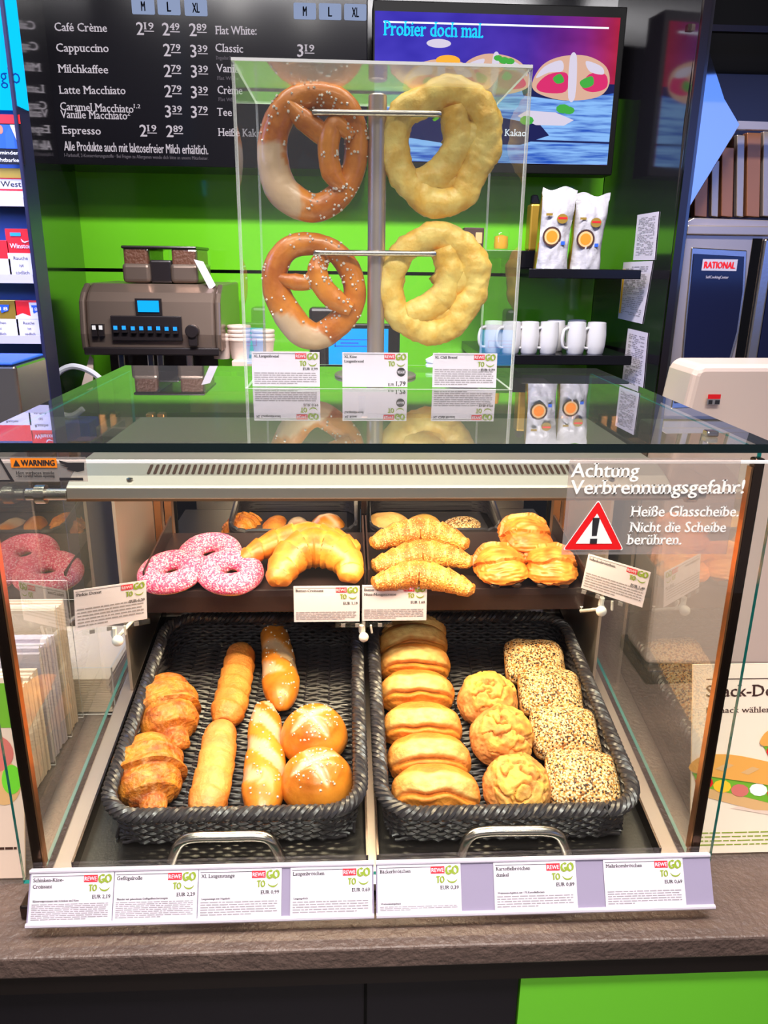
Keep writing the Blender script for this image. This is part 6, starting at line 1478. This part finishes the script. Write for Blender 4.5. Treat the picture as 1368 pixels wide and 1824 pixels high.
strand([(ring, [x * S for x in (24, 23, 24, 25, 26, 26, 26, 26, 28, 26, 24, 25, 26)], True), (inn, [24 * S, 25 * S, 25 * S, 24 * S, 22 * S], False), (inn2, [22 * S, 28 * S, 30 * S, 26 * S], False), (inn3, [20 * S, 24 * S, 24 * S, 22 * S], False)], None, 'cheese_pretzel', 'upper pale yellow cheese pretzel hanging right of the pole', 'cheese_crust', 'pale cheese pretzels', none, 0.22, 0, 6)
ring = [(0.0812, 1.335, 1.626), (0.0749, 1.335, 1.6685), (0.0863, 1.335, 1.7086), (0.1182, 1.335, 1.7353), (0.155, 1.335, 1.7445), (0.1899, 1.335, 1.7293), (0.2137, 1.335, 1.7014), (0.2154, 1.335, 1.6656), (0.2017, 1.335, 1.6336), (0.1801, 1.335, 1.6029), (0.1507, 1.335, 1.5915), (0.115, 1.335, 1.6005)]
inn = [(0.1602, 1.335, 1.7272), (0.1709, 1.335, 1.692), (0.1628, 1.335, 1.6559), (0.1371, 1.335, 1.6283), (0.1023, 1.335, 1.617)]
inn3 = [(0.1985, 1.344, 1.6284), (0.1748, 1.344, 1.619), (0.146, 1.344, 1.6187), (0.1175, 1.344, 1.6091)]
inn2 = [(0.2156, 1.345, 1.6744), (0.1966, 1.345, 1.6742), (0.1728, 1.345, 1.6739), (0.158, 1.345, 1.6917)]
strand([(ring, [x * S for x in (23, 22, 22, 22, 23, 25, 25, 24, 25, 24, 23, 24)], True), (inn, [24 * S, 25 * S, 25 * S, 24 * S, 22 * S], False), (inn2, [22 * S, 28 * S, 30 * S, 26 * S], False), (inn3, [20 * S, 24 * S, 24 * S, 22 * S], False)], None, 'cheese_pretzel', 'lower pale yellow cheese pretzel hanging right of the pole', 'cheese_crust', 'pale cheese pretzels', none, 0.22, 0, 9)
# three cards at the foot of the box
for (a, b), t_, p_, lb, vg, nl, lt_ in zip([((-0.1459, 1.205, 1.5144), (-0.0416, 1.205, 1.5693)), ((-0.0065, 1.205, 1.5151), (0.0952, 1.205, 1.5694)), ((0.1345, 1.205, 1.515), (0.2353, 1.205, 1.5705))], (['XL Laugenbrezel'], ['XL Käse', 'Laugenbrezel'], ['XL Chili Brezel']), ('0,99', '1,79', '1,79'),
        ('price card under the salted pretzels in the clear box', 'middle price card in the clear box with dark round badge', 'price card under the cheese pretzels in the clear box'), (False, True, False), (6, 0, 8), (0.42, 0.3, 0.55)):
    price_card(Matrix.Translation((0, 0, 0)) @ face_mat((a[0], 1.205, AZ0 + 0.0004), radians(5)), b[0] - a[0], 0.053, lb, t_, p_, 'price cards in the clear pretzel box', nl, lt_, None, vg, seed=int(a[0] * 1000))

# ---------------------------------------------------------------- things on the counter beside the case
nh = thing('napkin_holder', 'clear acrylic napkin holder left of the glass case', 'napkin holder', (-0.55, 1.1, 0.90))
part(nh, 'base_plate', B(-0.70, -0.478, 1.02, 1.26, 0.9005, 0.9035), 'acrylic')
for yy, zt in ((1.025, 1.10), (1.105, 1.125), (1.185, 1.155), (1.245, 1.175)):
    bm = bmesh.new(); sheet(bm, -0.70, -0.482, yy, yy + 0.003, 0.904, zt, 1); part(nh, 'divider', bm, ['acrylic', 'acrylic_edge'])
bm = bmesh.new(); prism(bm, [(-0.478, 1.03, 0.9005), (-0.425, 1.00, 0.9005), (-0.425, 1.003, 0.9035), (-0.478, 1.09, 1.02)], (0, 0.002, 0)); part(nh, 'front_foot', bm, 'acrylic')
for k, (ya, yb, zt) in enumerate(((1.030, 1.100, 1.085), (1.112, 1.180, 1.11), (1.192, 1.240, 1.14))):
    R = random.Random(k); bm = bmesh.new(); n = 9
    for j in range(n):
        u0 = ya + (yb - ya) * j / n; u1 = ya + (yb - ya) * (j + 0.85) / n; dz = R.uniform(-0.006, 0.004); dx_ = R.uniform(-0.004, 0.0)
        box(bm, -0.66, -0.487 + dx_, u0, u1, 0.9045, zt + dz)
    root = solid('napkin_stack', ('front paper stack in the clear holder beside the case', 'middle paper stack in the clear holder beside the case', 'rear paper stack in the clear holder beside the case')[k], 'napkins', bm, ('paper_warm', 'paper', 'paper_warm')[k], (-0.57, (ya + yb) / 2, 0.9045), 'paper stacks in the napkin holder')
    if k == 0:
        bm = bmesh.new(); logo(bm, face_mat((0, ya - 0.0006, 0)), -0.60, 1.07, 0.09); part(root, 'logo', bm, ['logo_red', 'logo_olive', 'paper'], label='red and olive shop mark')
cb = thing('clear_bin', 'low clear bin with white paper beside the left case glass', 'bin', (-0.5, 1.37, 0.9))
bx0, bx1, by0, by1, zt = -0.60, -0.425, 1.255, 1.49, 1.0
bm = bmesh.new(); sheet(bm, bx0, bx1, by0, by0 + 0.003, 0.9036, zt, 1); sheet(bm, bx0, bx1, by1 - 0.003, by1, 0.9036, zt + 0.03, 1); part(cb, 'end_wall', bm, ['acrylic', 'acrylic_edge'])
bm = bmesh.new(); sheet(bm, bx1 - 0.003, bx1, by0 + 0.0035, by1 - 0.0035, 0.9036, zt, 0); sheet(bm, bx0, bx0 + 0.003, by0 + 0.0035, by1 - 0.0035, 0.9036, zt, 0); part(cb, 'side_wall', bm, ['acrylic', 'acrylic_edge'])
part(cb, 'bottom', B(bx0, bx1, by0, by1, 0.9004, 0.9034), 'acrylic')
bm = bmesh.new()
for k in range(14): box(bm, bx0 + 0.006, bx1 - 0.008 - 0.001 * (k % 3), by0 + 0.008, by1 - 0.01, 0.904 + k * 0.005, 0.9085 + k * 0.005)
solid('paper_sheets', 'stack of white serving paper inside the low clear bin', 'paper', bm, 'paper_warm', (-0.5, 1.37, 0.904), bevel=0.001)
# snack sign at the right, plain sign at the left
sx0 = 0.487; SWd = 0.19
SM = face_mat((sx0, 0.871, 0.9055), radians(15.5))
sg = thing('counter_sign', 'upright snack offer sign with sandwich photo right of the case', 'sign', (sx0, 0.872, 0.9))
part(sg, 'board', B(0, SWd, 0, 0.272, -0.003, 0, 0, SM), 'paper_warm')
part(sg, 'clear_stand', B(sx0 - 0.004, sx0 + SWd, 0.866, 0.95, 0.9003, 0.904), 'acrylic')
fm2 = SM @ Matrix.Translation((0, 0, 0.0006)); Hs = 0.272; bm = bmesh.new()
rect(bm, fm2, SWd * 0.10, SWd, Hs * 0.92, Hs * 0.925); text(bm, 'Snack-Deal', fm2, SWd * 0.10, Hs * 0.83, Hs * 0.062, SWd * 0.60, 0.045); text(bm, '1. Snack wählen', fm2, SWd * 0.10, Hs * 0.745, Hs * 0.03, SWd * 0.50, 0.01)
lines(bm, fm2, SWd * 0.06, SWd * 0.98, Hs * 0.035, Hs * 0.12, 4, 1, 0.0, 0.3, 5)
part(sg, 'lettering', bm, ['brown_dark', 'logo_olive'], label='dark brown headline')
bm = bmesh.new()
def sandwich(cx_, cy_, w, h, rot):
    m_ = fm2 @ Matrix.Translation((cx_, cy_, 0)) @ Matrix.Rotation(rot, 4, 'Z'); z = 0.0003
    flatpoly(bm, m_, [(-w * 0.5, -h * 0.1), (-w * 0.45, -h * 0.42), (0, -h * 0.55), (w * 0.45, -h * 0.45), (w * 0.5, -h * 0.15)], 0, z)
    flatpoly(bm, m_, [(-w * 0.52, -h * 0.02), (-w * 0.45, -h * 0.25), (-w * 0.2, -h * 0.30), (w * 0.1, -h * 0.38), (w * 0.48, -h * 0.28), (w * 0.52, 0)], 2, z * 2)
    for k in range(7): disc(bm, m_, -w * 0.42 + k * w * 0.14, -h * 0.16 - 0.03 * h * (k % 3), w * 0.07, h * 0.12, (1, 3, 5, 4, 1, 3, 2)[k], z * (3 + k * 0.2), 10)
    flatpoly(bm, m_, [(v.x, v.y) for v in catmull([(-w * 0.52, 0, 0), (-w * 0.5, h * 0.28, 0), (-w * 0.3, h * 0.42, 0), (0, h * 0.40, 0), (w * 0.35, h * 0.30, 0), (w * 0.52, h * 0.10, 0), (w * 0.5, -h * 0.06, 0), (0, -h * 0.04, 0)], 6, True)], 6, z * 6)
    for k in range(4): flatpoly(bm, m_, [(-w * 0.36 + k * w * 0.2, h * 0.12), (-w * 0.28 + k * w * 0.2, h * 0.26), (-w * 0.22 + k * w * 0.2, h * 0.24), (-w * 0.3 + k * w * 0.2, h * 0.10)], 0, z * 7)
sandwich(SWd * 0.86, Hs * 0.60, SWd * 0.62, Hs * 0.22, radians(8)); sandwich(SWd * 0.52, Hs * 0.38, SWd * 1.0, Hs * 0.28, radians(-9))
flatpoly(bm, fm2, [(SWd * 0.30, Hs * 0.24), (SWd * 0.9, Hs * 0.16), (SWd * 1.0, Hs * 0.20), (SWd * 0.8, Hs * 0.30)], 7, 0.0002)
part(sg, 'sandwich_photo', bm, ['tan', 'red', 'lettuce', 'yellow', 'white', 'meat', 'bread_print', 'paper_beige'], label='photo of filled baguettes')
SM = face_mat((-0.595, 0.857, 0.9055), radians(16))
s2 = thing('counter_sign', 'beige sign with green print cut by the left picture edge', 'sign', (-0.595, 0.86, 0.9))
part(s2, 'board', B(0, 0.16, 0, 0.272, -0.003, 0, 0, SM), 'paper_beige')
part(s2, 'clear_stand', B(-0.595, -0.432, 0.852, 0.94, 0.9003, 0.904), 'acrylic')
fm3 = SM @ Matrix.Translation((0, 0, 0.0006)); bm = bmesh.new()
rect(bm, fm3, 0, 0.16, 0.205, 0.265, 0); part(s2, 'green_band', bm, ['lettuce'], label='green band'); bm = bmesh.new(); disc(bm, fm3, 0.145, 0.135, 0.013, 0.02, 3, 0.0007); disc(bm, fm3, 0.12, 0.17, 0.028, 0.026, 1, 0.0004); disc(bm, fm3, 0.135, 0.13, 0.022, 0.03, 2, 0.0002)
lines(bm, fm3, 0.05, 0.15, 0.03, 0.045, 2, 4, 0.0003)
part(s2, 'print', bm, ['lettuce', 'meat', 'tan', 'green_panel', 'brown_dark'])
